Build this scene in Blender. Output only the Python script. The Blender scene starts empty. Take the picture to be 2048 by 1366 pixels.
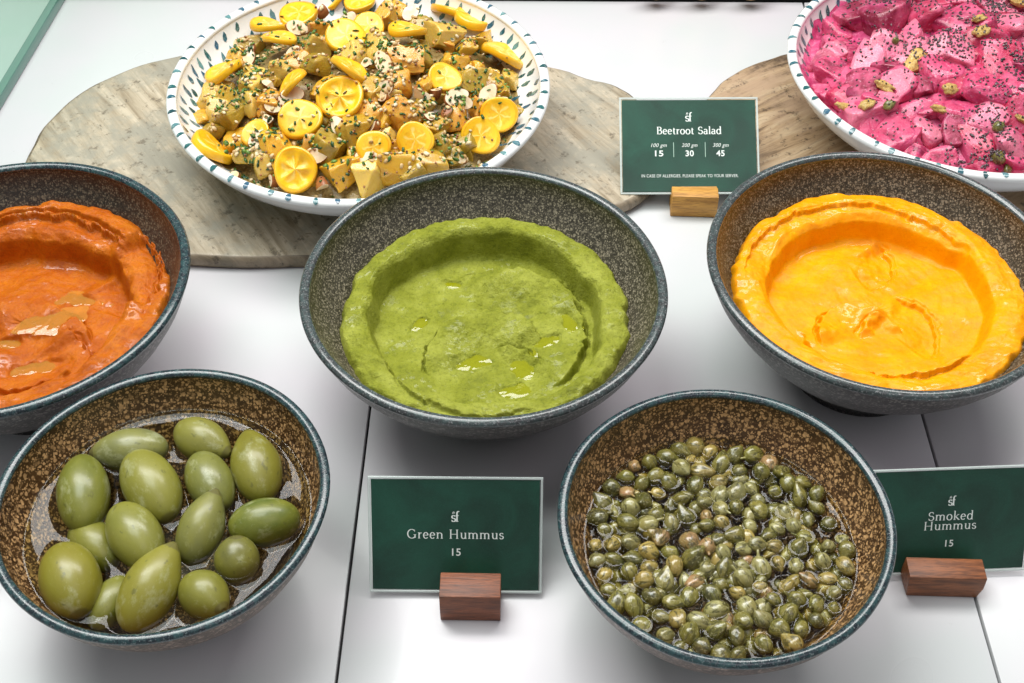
import bpy, bmesh, math, random
import numpy as np
from mathutils import Vector, Matrix, Euler

random.seed(7)
rng = np.random.default_rng(7)
PI = math.pi
scene = bpy.context.scene
C = scene.collection

# ------------------------------------------------------------------ camera
W_PX, H_PX = 2048, 1366            # size of the photograph
F_PX, PITCH, ROLL, CAM_H = 2550.0, math.radians(47.0), math.radians(0.3), 0.54
cam_d = bpy.data.cameras.new('camera')
cam_d.sensor_width = 36.0
cam_d.lens = 36.0 * F_PX / W_PX
cam_d.clip_start, cam_d.clip_end = 0.01, 50
cam = bpy.data.objects.new('camera', cam_d)
C.objects.link(cam)
cam.location = (0, 0, CAM_H)
_fw = Vector((0, math.cos(PITCH), -math.sin(PITCH)))
_r0 = Vector((1, 0, 0)); _u0 = Vector((0, math.sin(PITCH), math.cos(PITCH)))
_r = math.cos(ROLL) * _r0 + math.sin(ROLL) * _u0
_u = -math.sin(ROLL) * _r0 + math.cos(ROLL) * _u0
cam.rotation_euler = Matrix(((_r.x, _u.x, -_fw.x), (_r.y, _u.y, -_fw.y), (_r.z, _u.z, -_fw.z))).to_euler()
scene.camera = cam

# ------------------------------------------------------------------ light
world = bpy.data.worlds.new('World'); scene.world = world; world.use_nodes = True
wb = world.node_tree.nodes['Background']
wb.inputs[0].default_value = (0.90, 0.93, 0.97, 1); wb.inputs[1].default_value = 0.30


def area(name, loc, target, sx, sy, power, col):
    d = bpy.data.lights.new(name, 'AREA'); d.shape = 'RECTANGLE'
    d.size, d.size_y, d.energy, d.color = sx, sy, power, col
    o = bpy.data.objects.new(name, d); C.objects.link(o)
    o.location = loc
    o.rotation_euler = (Vector(target) - Vector(loc)).to_track_quat('-Z', 'Y').to_euler()
    return o


area('display_case_light', (-0.05, 0.95, 1.15), (0, 0.5, 0), 1.6, 0.38, 18.0, (1.0, 0.985, 0.965))
area('mint_overhead_fill', (-0.30, 0.50, 1.15), (-0.05, 0.48, 0), 0.60, 0.60, 7.0, (0.93, 1.0, 0.97))  # added soft fill from above for the mint tint, no known fixture
area('pink_front_fill', (0.45, -0.25, 1.5), (0, 0.45, 0), 0.9, 0.6, 2.0, (1.0, 0.90, 0.98))  # added weak fill from the front, tinted pink, no known fixture

vs = scene.view_settings
vs.view_transform = 'Standard'; vs.look = 'None'; vs.gamma = 1.0; vs.exposure = 0.15
vs.use_curve_mapping = False
scene.cycles.max_bounces = 10
scene.cycles.transparent_max_bounces = 24
scene.cycles.caustics_reflective = False
scene.cycles.caustics_refractive = False
scene.cycles.sample_clamp_indirect = 4.0


# ------------------------------------------------------------------ helpers
def ray(u, v):
    return _fw + ((u - W_PX / 2) / F_PX) * _r - ((v - H_PX / 2) / F_PX) * _u


def pix(u, v, z=0.0):
    """The point of the place at height z that the photograph shows at (u, v)."""
    d = ray(u, v)
    t = (z - CAM_H) / d.z
    return Vector((0, 0, CAM_H)) + d * t


def px_scale(p):
    return F_PX / ((Vector(p) - Vector((0, 0, CAM_H))).dot(_fw))     # pixels per metre


def _hash(ix, iy, seed):
    n = (ix.astype(np.int64) * 374761393 + iy.astype(np.int64) * 668265263 + seed * 974634777) & 0x7fffffff
    n = ((n ^ (n >> 13)) * 1274126177) & 0x7fffffff
    n = (n ^ (n >> 16)) & 0xffff
    return n / 32767.5 - 1.0


def vnoise(x, y, seed=0):
    x = np.asarray(x, float); y = np.asarray(y, float)
    ix, iy = np.floor(x), np.floor(y)
    fx, fy = x - ix, y - iy
    fx = fx * fx * fx * (fx * (fx * 6 - 15) + 10); fy = fy * fy * fy * (fy * (fy * 6 - 15) + 10)
    a, b = _hash(ix, iy, seed), _hash(ix + 1, iy, seed)
    c, d = _hash(ix, iy + 1, seed), _hash(ix + 1, iy + 1, seed)
    return (a * (1 - fx) + b * fx) * (1 - fy) + (c * (1 - fx) + d * fx) * fy


def fbm(x, y, seed=0, octv=4):
    s, a, t = 0, 1.0, 0
    for k in range(octv):
        s = s + a * vnoise(x * 2 ** k + 13.7 * k, y * 2 ** k - 7.1 * k, seed + k); t += a; a *= 0.5
    return s / t


def sstep(a, b, x):
    t = np.clip((x - a) / (b - a), 0, 1)
    return t * t * (3 - 2 * t)


def mesh(name, verts, faces, smooth=True):
    m = bpy.data.meshes.new(name)
    m.from_pydata([tuple(v) for v in verts], [], [tuple(f) for f in faces])
    if smooth:
        m.polygons.foreach_set('use_smooth', [True] * len(m.polygons))
    m.update()
    return m


def bm_mesh(name, bm, smooth=False, sharp=None):
    m = bpy.data.meshes.new(name); bm.to_mesh(m); bm.free()
    if smooth:
        m.polygons.foreach_set('use_smooth', [True] * len(m.polygons))
        if sharp:
            m.set_sharp_from_angle(angle=math.radians(sharp))
    return m


def obj(name, me, mat=None, parent=None, loc=None, rot=None):
    o = bpy.data.objects.new(name, me); C.objects.link(o)
    if mat is not None and me is not None:
        for q in (mat if isinstance(mat, (list, tuple)) else [mat]):
            if len(me.materials) < (len(mat) if isinstance(mat, (list, tuple)) else 1):
                me.materials.append(q)
    if loc is not None: o.location = loc
    if rot is not None: o.rotation_euler = rot
    if parent is not None: o.parent = parent
    return o


def tag(o, label, cat, group=None, kind=None):
    o['label'] = label; o['category'] = cat
    if group: o['group'] = group
    if kind: o['kind'] = kind
    return o


def thing(name, label, cat, loc=(0, 0, 0), group=None):
    o = bpy.data.objects.new(name, None); C.objects.link(o); o.location = loc
    o.empty_display_size = 0.02
    return tag(o, label, cat, group)


def grid_faces(nr, nt, wrap=True):
    f = []
    for i in range(nr - 1):
        for j in range(nt if wrap else nt - 1):
            k = (j + 1) % nt
            f.append((i * nt + j, i * nt + k, (i + 1) * nt + k, (i + 1) * nt + j))
    return f


def lathe(name, prof, nt=96, wob=0.0, seed=0, close=False):
    """Surface of revolution of (radius, z) points; wob makes it a little hand-made."""
    n = len(prof); th = np.linspace(0, 2 * PI, nt, endpoint=False)
    vs_ = []
    w = 1 + wob * (0.6 * np.cos(2 * th + seed) + 0.4 * np.cos(3 * th + 2.1 * seed)
                   + 0.25 * np.cos(7 * th + seed * 1.3))
    for r, z in prof:
        for j in range(nt):
            vs_.append((r * w[j] * math.cos(th[j]), r * w[j] * math.sin(th[j]), z))
    f = grid_faces(n, nt)
    if close:
        f.append(tuple(range((n - 1) * nt, n * nt))); f.append(tuple(range(nt - 1, -1, -1)))
    return mesh(name, vs_, f)


def bevel_box(name, sx, sy, sz, bev=0.001, seg=2, base=True):
    bm = bmesh.new(); bmesh.ops.create_cube(bm, size=1)
    for v in bm.verts:
        v.co = Vector((v.co.x * sx, v.co.y * sy, (v.co.z + (0.5 if base else 0)) * sz))
    bmesh.ops.bevel(bm, geom=bm.edges[:], offset=bev, segments=seg, affect='EDGES', profile=0.5)
    return bm_mesh(name, bm, True, 35)


# ------------------------------------------------------------------ materials
class NT:
    def __init__(s, name, k=1.0):
        s.m = bpy.data.materials.new(name); s.m.use_nodes = True
        s.t = s.m.node_tree; s.t.nodes.clear()
        s.out = s.n('ShaderNodeOutputMaterial')
        s._tc = None; s.k = k

    def n(s, typ, **kw):
        q = s.t.nodes.new(typ)
        for k, v in kw.items(): setattr(q, k, v)
        return q

    def set(s, node, **kw):
        for k, v in kw.items():
            i = node.inputs[k.replace('_', ' ')] if isinstance(k, str) else node.inputs[k]
            s.put(i, v)
        return node

    def put(s, inp, v):
        if isinstance(v, bpy.types.NodeSocket): s.t.links.new(v, inp)
        elif isinstance(v, (tuple, list)) and len(v) == 3 and inp.type == 'RGBA': inp.default_value = (*v, 1)
        else: inp.default_value = v

    def coord(s, scale=(1, 1, 1), rot=(0, 0, 0), loc=(0, 0, 0), kind='Object'):
        if s._tc is None: s._tc = s.n('ShaderNodeTexCoord')
        mp = s.n('ShaderNodeMapping')
        s.t.links.new(s._tc.outputs[kind], mp.inputs[0])
        mp.inputs['Scale'].default_value = tuple(q * s.k for q in scale); mp.inputs['Rotation'].default_value = rot
        mp.inputs['Location'].default_value = loc
        return mp.outputs[0]

    def grain(s, scale, rot):
        q = s.n('ShaderNodeMapping'); q.inputs['Scale'].default_value = scale
        s.t.links.new(s.coord((1, 1, 1), (0, 0, rot)), q.inputs[0])
        return q.outputs[0]

    def noise(s, vec, scale, detail=4, rough=0.55, dist=0.0):
        q = s.n('ShaderNodeTexNoise'); s.put(q.inputs['Vector'], vec)
        q.inputs['Scale'].default_value = scale; q.inputs['Detail'].default_value = detail
        q.inputs['Roughness'].default_value = rough; q.inputs['Distortion'].default_value = dist
        return q.outputs['Fac']

    def voro(s, vec, scale, feature='F1', rand=1.0):
        q = s.n('ShaderNodeTexVoronoi', feature=feature); s.put(q.inputs['Vector'], vec)
        q.inputs['Scale'].default_value = scale; q.inputs['Randomness'].default_value = rand
        return q.outputs

    def ramp(s, fac, stops, interp='LINEAR'):
        q = s.n('ShaderNodeValToRGB'); s.put(q.inputs[0], fac)
        cr = q.color_ramp; cr.interpolation = interp
        while len(cr.elements) < len(stops): cr.elements.new(0.5)
        for e, (p, c) in zip(cr.elements, stops):
            e.position = p
            e.color = (c, c, c, 1) if isinstance(c, (int, float)) else (*c, 1)
        return q.outputs[0]

    def mix(s, fac, a, b, blend='MIX'):
        q = s.n('ShaderNodeMix', data_type='RGBA', blend_type=blend)
        s.put(q.inputs[0], fac); s.put(q.inputs[6], a); s.put(q.inputs[7], b)
        return q.outputs[2]

    def math(s, op, a, b=0.0):
        q = s.n('ShaderNodeMath', operation=op); s.put(q.inputs[0], a); s.put(q.inputs[1], b)
        return q.outputs[0]

    def bump(s, h, strength, dist, normal=None):
        q = s.n('ShaderNodeBump'); s.put(q.inputs['Height'], h)
        q.inputs['Strength'].default_value = strength; q.inputs['Distance'].default_value = dist
        if normal is not None: s.put(q.inputs['Normal'], normal)
        return q.outputs[0]

    def bsdf(s, color, rough=0.5, normal=None, **kw):
        p = s.n('ShaderNodeBsdfPrincipled')
        s.put(p.inputs['Base Color'], color); s.put(p.inputs['Roughness'], rough)
        if normal is not None: s.put(p.inputs['Normal'], normal)
        for k, v in kw.items(): s.put(p.inputs[k.replace('_', ' ')], v)
        s.t.links.new(p.outputs[0], s.out.inputs[0])
        return p

    def objcolor(s):
        q = s.n('ShaderNodeObjectInfo'); return q.outputs['Color'], q.outputs['Random']

    def offset(s, vec):
        """Shift a texture by the object's own random number so that copies differ."""
        r = s.objcolor()[1]
        q = s.n('ShaderNodeVectorMath', operation='ADD'); s.put(q.inputs[0], vec)
        k = s.n('ShaderNodeVectorMath', operation='SCALE'); k.inputs[0].default_value = (7.3, 3.9, 5.1)
        s.put(k.inputs['Scale'], r); s.put(q.inputs[1], k.outputs[0])
        return q.outputs[0]


def m_counter():
    n = NT('white_counter'); v = n.coord()
    big = n.noise(v, 6, 3); fine = n.noise(n.coord((30, 300, 30)), 4, 3)
    scr = n.noise(v, 25, 3)
    col = n.ramp(big, [(0.40, (0.585, 0.605, 0.598)), (0.60, (0.635, 0.595, 0.628))])
    stain = n.ramp(n.noise(v, 60, 6, 0.75), [(0.66, 0), (0.74, 1)])
    col = n.mix(n.math('MULTIPLY', stain, 0.35), col, (0.34, 0.33, 0.31))
    r = n.ramp(big, [(0.3, 0.26), (0.7, 0.36)])
    n.bsdf(col, r, n.bump(scr, 0.05, 0.0006), Specular_IOR_Level=0.4, Coat_Weight=0.06, Coat_Roughness=0.06)
    return n.m


def m_plain(name, col, rough=0.5, **kw):
    n = NT(name); n.bsdf(col, rough, **kw); return n.m


def m_stone(name, dark, mid, light, scale, cover, rough=0.32, seed=0.0):
    n = NT(name); v = n.coord(loc=(seed, seed, seed))
    wv = n.noise(v, scale * 0.45, 4, 0.6)
    q = n.n('ShaderNodeVectorMath', operation='MULTIPLY_ADD')
    nz = n.n('ShaderNodeTexNoise'); n.put(nz.inputs['Vector'], v); nz.inputs['Scale'].default_value = scale * 0.9
    n.put(q.inputs[0], nz.outputs['Color']); q.inputs[1].default_value = (0.9 / scale,) * 3; n.put(q.inputs[2], v)
    col = n.ramp(n.noise(v, scale * 0.3, 4), [(0.3, dark), (0.7, mid)])
    for sc, thr, amt in ((scale, cover - 0.10, 1.0), (scale * 1.9, cover + 0.0, 0.85), (scale * 0.62, cover + 0.10, 0.75)):
        vo = n.voro(q.outputs[0], sc)
        cell = n.n('ShaderNodeSeparateColor'); n.put(cell.inputs[0], vo['Color'])
        grain = n.math('MULTIPLY', n.ramp(vo['Distance'], [(0.34, 1), (0.52, 0)]), n.ramp(cell.outputs[0], [(thr, 0), (thr + 0.35, amt)]))
        col = n.mix(grain, col, light)
    n.bsdf(col, rough, n.bump(wv, 0.25, 0.0006), Coat_Weight=0.12, Coat_Roughness=0.2)
    return n.m


def m_rim(name, dark, teal, grey, amt):
    n = NT(name); v = n.coord()
    a = n.noise(v, 300, 5, 0.7); b = n.noise(v, 900, 3, 0.7)
    col = n.mix(n.ramp(a, [(0.42, 0), (0.60, amt)]), dark, teal)
    col = n.mix(n.ramp(b, [(0.55, 0), (0.68, 0.7)]), col, grey)
    n.bsdf(col, n.ramp(a, [(0.3, 0.12), (0.7, 0.28)]), n.bump(b, 0.35, 0.0004), Coat_Weight=0.5, Coat_Roughness=0.08)
    return n.m


def m_glaze_white():
    n = NT('white_glaze'); v = n.coord()
    col = n.ramp(n.noise(v, 40, 4), [(0.3, (0.78, 0.79, 0.77)), (0.7, (0.83, 0.83, 0.82))])
    n.bsdf(col, 0.14, n.bump(n.noise(v, 90, 3), 0.10, 0.001), Coat_Weight=0.5, Coat_Roughness=0.04)
    return n.m


def m_drops():
    n = NT('teal_brush_drops')
    a = n.n('ShaderNodeAttribute', attribute_name='tone', attribute_type='GEOMETRY')
    v = n.coord()
    col = n.ramp(a.outputs['Fac'], [(0.0, (0.012, 0.06, 0.07)), (0.4, (0.02, 0.12, 0.12)), (0.7, (0.03, 0.10, 0.17)), (1.0, (0.12, 0.27, 0.27))])
    col = n.mix(n.ramp(n.noise(v, 500, 3), [(0.5, 0), (0.75, 0.5)]), col, (0.45, 0.58, 0.55))
    n.bsdf(col, 0.14, Coat_Weight=0.5, Coat_Roughness=0.04)
    return n.m


def m_board(name, c1, c2, c3, rot, blotch):
    n = NT(name)
    g = n.noise(n.grain((5, 42, 5), rot), 1.6, 7, 0.62, 1.4)
    g2 = n.noise(n.grain((28, 300, 28), rot), 1.4, 4, 0.6, 0.6)
    v = n.coord()
    col = n.ramp(g, [(0.34, c3), (0.46, c1), (0.60, c2)])
    col = n.mix(n.ramp(g2, [(0.36, 0.35), (0.5, 0)]), col, c3)
    fl = n.noise(n.grain((70, 170, 70), rot), 1.7, 4, 0.7)
    col = n.mix(n.ramp(fl, [(0.62, 0), (0.70, 0.8)]), col, tuple(q * 0.35 for q in c3))
    col = n.mix(n.ramp(n.noise(v, 20, 7, 0.75), [(0.44, 0), (0.58, 0.8)]), col, blotch)
    col = n.mix(n.ramp(n.noise(v, 130, 6, 0.75), [(0.565, 0), (0.66, 0.75)]), col, tuple(q * 0.45 for q in c3))
    h = n.math('ADD', g, n.math('MULTIPLY', g2, 0.4))
    n.bsdf(col, n.ramp(g, [(0.3, 0.62), (0.7, 0.45)]), n.bump(h, 0.5, 0.0009))
    return n.m


def m_wood(name, c1, c2):
    n = NT(name)
    g = n.noise(n.coord((30, 400, 260)), 1.5, 5, 0.6, 0.6)
    g2 = n.noise(n.coord((150, 1500, 1500)), 1.3, 3)
    col = n.ramp(g, [(0.33, c1), (0.62, c2)])
    col = n.mix(n.ramp(g2, [(0.35, 0.55), (0.5, 0)]), col, tuple(q * 0.45 for q in c1))
    n.bsdf(col, 0.48, n.bump(n.math('ADD', g, n.math('MULTIPLY', g2, 0.5)), 0.35, 0.0005))
    return n.m


def m_hummus(name, c_dark, c_mid, c_light, fleck, fleck_amt, rough, grain, coat, bmp=0.55, sss=0.2):
    n = NT(name); v = n.coord()
    a = n.noise(v, 60, 6, 0.65); b = n.noise(v, grain, 5, 0.7); c = n.noise(v, 320, 5, 0.7)
    col = n.ramp(a, [(0.10, c_dark), (0.46, c_mid), (0.78, c_light)])
    col = n.mix(n.ramp(c, [(0.56, 0), (0.70, fleck_amt)]), col, fleck)
    col = n.mix(n.ramp(b, [(0.32, 0.45), (0.47, 0)]), col, c_dark)
    h = n.math('ADD', n.math('MULTIPLY', b, 0.6), n.math('MULTIPLY', c, 0.7))
    nb = n.bump(h, bmp, 0.0016)
    film = n.ramp(n.noise(v, 45, 4), [(0.50, 0.0), (0.66, coat)])
    n.bsdf(col, rough, nb, Specular_IOR_Level=0.20, Coat_Weight=film, Coat_Roughness=0.08, Subsurface_Weight=sss,
           Subsurface_Radius=(0.004, 0.003, 0.001), Subsurface_Scale=0.5)
    return n.m


def m_oil(name, col, alpha):
    n = NT(name)
    tr = n.n('ShaderNodeBsdfTransparent'); tr.inputs[0].default_value = (*[0.55 + 0.45 * q for q in col], 1)
    df = n.n('ShaderNodeBsdfPrincipled'); n.put(df.inputs['Base Color'], col); df.inputs['Roughness'].default_value = 0.03
    df.inputs['IOR'].default_value = 1.47
    v = n.coord()
    n.put(df.inputs['Normal'], n.bump(n.noise(v, 130, 2, 0.5, 0.6), 0.5, 0.0013))
    mx = n.n('ShaderNodeMixShader'); mx.inputs[0].default_value = alpha
    n.t.links.new(tr.outputs[0], mx.inputs[1]); n.t.links.new(df.outputs[0], mx.inputs[2])
    gl = n.n('ShaderNodeBsdfGlossy'); gl.inputs['Roughness'].default_value = 0.03
    n.put(gl.inputs['Normal'], df.inputs['Normal'].links[0].from_socket)
    fr = n.n('ShaderNodeFresnel'); fr.inputs[0].default_value = 1.47
    m2 = n.n('ShaderNodeMixShader'); n.t.links.new(fr.outputs[0], m2.inputs[0])
    n.t.links.new(mx.outputs[0], m2.inputs[1]); n.t.links.new(gl.outputs[0], m2.inputs[2])
    n.t.links.new(m2.outputs[0], n.out.inputs[0])
    return n.m


def m_clear(name, tint, ior=1.34, rough=0.015, ripple=0.0):
    """Thin clear layer: see-through with Fresnel reflection (brine, sleeves, panes)."""
    n = NT(name)
    tr = n.n('ShaderNodeBsdfTransparent'); tr.inputs[0].default_value = (*tint, 1)
    gl = n.n('ShaderNodeBsdfGlossy'); gl.inputs['Roughness'].default_value = rough
    fr = n.n('ShaderNodeFresnel'); fr.inputs[0].default_value = ior
    if ripple:
        nb = n.bump(n.noise(n.coord(), 120, 2), ripple, 0.001)
        n.put(gl.inputs['Normal'], nb); n.put(fr.inputs['Normal'], nb)
    geo = n.n('ShaderNodeNewGeometry')
    fac = n.math('MULTIPLY', fr.outputs[0], n.math('SUBTRACT', 1.0, geo.outputs['Backfacing']))
    mx = n.n('ShaderNodeMixShader'); n.put(mx.inputs[0], fac)
    n.t.links.new(tr.outputs[0], mx.inputs[1]); n.t.links.new(gl.outputs[0], mx.inputs[2])
    n.t.links.new(mx.outputs[0], n.out.inputs[0])
    return n.m


def m_olive():
    n = NT('olive_skin', 0.0135); oc, rnd = n.objcolor(); v = n.offset(n.coord())
    a = n.noise(v, 55, 5, 0.6); b = n.noise(v, 520, 4, 0.7)
    col = n.mix(n.ramp(a, [(0.35, 0.0), (0.7, 0.55)]), oc, (0.27, 0.255, 0.03))
    col = n.mix(n.ramp(b, [(0.60, 0), (0.72, 0.25)]), col, (0.40, 0.41, 0.16))
    bl = n.ramp(n.noise(v, 75, 6, 0.72), [(0.55, 0), (0.66, 0.5)])
    col = n.mix(bl, col, (0.42, 0.43, 0.25))
    dk = n.ramp(n.noise(v, 230, 3), [(0.64, 0), (0.70, 0.6)])
    col = n.mix(dk, col, (0.09, 0.09, 0.02))
    sp = n.n('ShaderNodeSeparateXYZ'); n.t.links.new(n._tc.outputs['Object'], sp.inputs[0])
    col = n.mix(n.ramp(n.math('ADD', sp.outputs[2], n.math('MULTIPLY', n.noise(v, 400, 2), 0.04)), [(0.965, 0), (1.0, 0.7)]), col, (0.10, 0.085, 0.025))
    n.bsdf(col, n.ramp(a, [(0.3, 0.32), (0.7, 0.48)]), n.bump(b, 0.15, 0.0006), Coat_Weight=0.28, Coat_Roughness=0.18,
           Subsurface_Weight=0.15, Subsurface_Radius=(0.004, 0.004, 0.001), Subsurface_Scale=0.5)
    return n.m


def m_caper():
    n = NT('caper_skin', 0.0045); oc, rnd = n.objcolor()
    v = n.offset(n.coord())
    a = n.noise(v, 170, 4, 0.6)
    g = n.noise(n.offset(n.coord((420, 420, 60))), 1.0, 4, 0.65, 0.8)
    f = n.noise(v, 900, 3, 0.7)
    col = n.mix(n.ramp(a, [(0.35, 0.0), (0.68, 0.6)]), oc, (0.27, 0.215, 0.045))
    col = n.mix(n.ramp(g, [(0.39, 0.8), (0.50, 0)]), col, (0.040, 0.038, 0.010))
    col = n.mix(n.ramp(f, [(0.56, 0), (0.68, 0.5)]), col, (0.52, 0.48, 0.24))
    n.bsdf(col, 0.20, n.bump(n.math('ADD', g, n.math('MULTIPLY', f, 0.3)), 0.45, 0.0008), Coat_Weight=0.6, Coat_Roughness=0.06)
    return n.m


def m_kumquat_face():
    """Cut face: rind ring, pale pith, star of membranes (object z is the fruit's axis)."""
    n = NT('kumquat_flesh')
    tc = n.n('ShaderNodeTexCoord'); sp = n.n('ShaderNodeSeparateXYZ'); n.t.links.new(tc.outputs['Object'], sp.inputs[0])
    x, y = sp.outputs[0], sp.outputs[1]
    r = n.math('DIVIDE', n.math('SQRT', n.math('ADD', n.math('MULTIPLY', x, x), n.math('MULTIPLY', y, y))), 0.0095)
    r = n.math('ADD', r, n.math('MULTIPLY', n.math('SUBTRACT', n.noise(n.offset(n.coord()), 240, 3), 0.5), 0.22))
    ang = n.math('ADD', n.math('ARCTAN2', y, x), n.math('MULTIPLY', n.noise(n.offset(n.coord()), 150, 2), 1.6))
    rnd = n.objcolor()[1]
    seg = n.math('ABSOLUTE', n.math('SINE', n.math('ADD', n.math('MULTIPLY', ang, 2.5), n.math('MULTIPLY', rnd, 20))))
    mem = n.math('MULTIPLY', n.math('SUBTRACT', 1.0, seg), 1.0)
    spoke = n.ramp(n.math('ADD', mem, n.math('MULTIPLY', n.math('SUBTRACT', 1.0, r), 0.35)), [(0.66, 0), (1.0, 0.6)])
    flesh = n.ramp(n.noise(n.offset(n.coord()), 500, 3), [(0.3, (0.76, 0.37, 0.004)), (0.7, (0.88, 0.54, 0.03))])
    inside = n.mix(spoke, flesh, (0.92, 0.74, 0.22))
    col = n.mix(n.ramp(r, [(0.58, 0), (0.68, 1)]), inside, (0.88, 0.50, 0.012))
    col = n.mix(n.ramp(r, [(0.84, 0), (0.92, 1)]), col, (0.82, 0.34, 0.002))
    n.bsdf(col, 0.34, n.bump(spoke, 0.12, 0.0006), Specular_IOR_Level=0.35, Coat_Weight=0.15, Coat_Roughness=0.1,
           Subsurface_Weight=0.2, Subsurface_Radius=(0.004, 0.002, 0.0005), Subsurface_Scale=0.5)
    return n.m


def m_kumquat_rind():
    n = NT('kumquat_rind'); v = n.offset(n.coord())
    col = n.ramp(n.noise(v, 120, 3), [(0.3, (0.80, 0.36, 0.004)), (0.7, (0.86, 0.50, 0.012))])
    n.bsdf(col, 0.28, n.bump(n.noise(v, 900, 2), 0.25, 0.0004), Coat_Weight=0.4, Coat_Roughness=0.1)
    return n.m


def m_potato():
    n = NT('citrus_chunk', 0.011); oc, rnd = n.objcolor(); v = n.offset(n.coord())
    a = n.noise(v, 110, 5, 0.65); b = n.noise(v, 700, 4, 0.7)
    fib = n.noise(n.offset(n.coord((90, 90, 700))), 1.0, 3)
    col = n.mix(n.ramp(a, [(0.35, 0), (0.68, 0.5)]), oc, (0.68, 0.43, 0.05))
    col = n.mix(n.ramp(b, [(0.60, 0), (0.74, 0.4)]), col, (0.62, 0.50, 0.20))
    col = n.mix(n.ramp(n.noise(v, 330, 3), [(0.66, 0), (0.72, 0.8)]), col, (0.24, 0.10, 0.02))
    n.bsdf(col, 0.24, n.bump(n.math('ADD', b, n.math('MULTIPLY', fib, 0.6)), 0.45, 0.0010), Coat_Weight=0.5, Coat_Roughness=0.1,
           Subsurface_Weight=0.5, Subsurface_Radius=(0.008, 0.005, 0.001), Subsurface_Scale=0.5)
    return n.m


def m_almond_skin():
    n = NT('almond_skin', 0.0042); v = n.offset(n.coord((300, 300, 60)))
    col = n.ramp(n.noise(v, 1.5, 4), [(0.3, (0.20, 0.055, 0.015)), (0.7, (0.42, 0.15, 0.045))])
    n.bsdf(col, 0.4, n.bump(n.noise(v, 2, 3), 0.4, 0.0006)); return n.m


def m_almond_cut():
    n = NT('almond_flesh', 0.0042); v = n.offset(n.coord())
    col = n.ramp(n.noise(v, 260, 4), [(0.3, (0.70, 0.50, 0.28)), (0.7, (0.84, 0.72, 0.52))])
    n.bsdf(col, 0.42, n.bump(n.noise(v, 600, 3), 0.2, 0.0005), Subsurface_Weight=0.15,
           Subsurface_Radius=(0.003, 0.002, 0.001), Subsurface_Scale=0.5); return n.m


def m_mash(name, stops, scale, rough=0.35, k=1.0):
    n = NT(name, k); v = n.coord()
    a = n.noise(v, scale, 6, 0.75); b = n.noise(v, scale * 3, 4, 0.7)
    col = n.ramp(n.math('ADD', n.math('MULTIPLY', a, 0.6), n.math('MULTIPLY', b, 0.4)), stops)
    n.bsdf(col, rough, n.bump(b, 0.8, 0.002), Coat_Weight=0.3, Coat_Roughness=0.12); return n.m


def m_beet():
    n = NT('beetroot_chunk', 0.014); oc, rnd = n.objcolor(); v = n.offset(n.coord())
    a = n.noise(v, 75, 5, 0.62, 0.5); b = n.noise(v, 420, 4, 0.7)
    fib = n.noise(n.offset(n.coord((60, 60, 600))), 1.0, 4)
    col = n.mix(n.ramp(a, [(0.44, 0), (0.60, 0.7)]), oc, (0.74, 0.125, 0.245))
    col = n.mix(n.ramp(a, [(0.32, 0.85), (0.43, 0)]), col, (0.20, 0.002, 0.032))
    col = n.mix(n.ramp(fib, [(0.36, 0.4), (0.48, 0)]), col, (0.42, 0.02, 0.14))
    col = n.mix(n.ramp(b, [(0.58, 0), (0.70, 0.6)]), col, (0.82, 0.40, 0.52))
    n.bsdf(col, 0.36, n.bump(n.math('ADD', a, n.math('MULTIPLY', b, 0.6)), 0.7, 0.0022), Coat_Weight=0.45, Coat_Roughness=0.10,
           Subsurface_Weight=0.25, Subsurface_Radius=(0.006, 0.002, 0.003), Subsurface_Scale=0.5)
    return n.m


def m_attr(name, stops, rough, coat=0.0):
    n = NT(name)
    a = n.n('ShaderNodeAttribute', attribute_name='tone', attribute_type='GEOMETRY')
    n.bsdf(n.ramp(a.outputs['Fac'], stops), rough, Coat_Weight=coat, Coat_Roughness=0.1); return n.m


def m_card():
    n = NT('green_card_print'); v = n.coord()
    a = n.noise(v, 28, 4, 0.6, 0.8); b = n.noise(v, 1500, 3, 0.7)
    col = n.ramp(a, [(0.35, (0.002, 0.034, 0.019)), (0.65, (0.006, 0.070, 0.041))])
    col = n.mix(n.ramp(b, [(0.5, 0), (0.8, 0.12)]), col, (0.05, 0.22, 0.15))
    n.bsdf(col, 0.55); return n.m


M = {}
M['counter'] = m_counter()
M['joint'] = m_plain('dark_joint', (0.03, 0.03, 0.03), 0.8)
M['stone_grey'] = m_stone('grey_speckled_stone', (0.022, 0.018, 0.013), (0.055, 0.047, 0.034), (0.30, 0.26, 0.19), 900, 0.515, 0.42)
M['stone_grey_brown'] = m_stone('umber_speckled_stone', (0.018, 0.014, 0.008), (0.048, 0.036, 0.02), (0.27, 0.23, 0.165), 900, 0.51, 0.42, 0.3)
M['stone_dark'] = m_stone('dark_speckled_stone', (0.016, 0.012, 0.009), (0.030, 0.023, 0.017), (0.15, 0.125, 0.085), 800, 0.55, 0.40, 0.6)
M['stone_brown'] = m_stone('brown_speckled_stone', (0.034, 0.014, 0.004), (0.075, 0.033, 0.010), (0.56, 0.33, 0.145), 620, 0.485, 0.36, 0.1)
M['stone_outer'] = m_stone('charcoal_stone', (0.026, 0.023, 0.021), (0.050, 0.045, 0.041), (0.20, 0.18, 0.165), 560, 0.57, 0.42, 0.8)
M['stone_outer_brown'] = m_stone('taupe_stone', (0.05, 0.032, 0.022), (0.10, 0.065, 0.045), (0.30, 0.22, 0.17), 500, 0.56, 0.40, 0.9)
M['rim_grey'] = m_rim('granite_rim_glaze', (0.034, 0.037, 0.037), (0.06, 0.11, 0.105), (0.33, 0.33, 0.33), 0.45)
M['rim_teal'] = m_rim('teal_rim_glaze', (0.008, 0.016, 0.022), (0.03, 0.10, 0.10), (0.19, 0.22, 0.22), 0.5)
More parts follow.
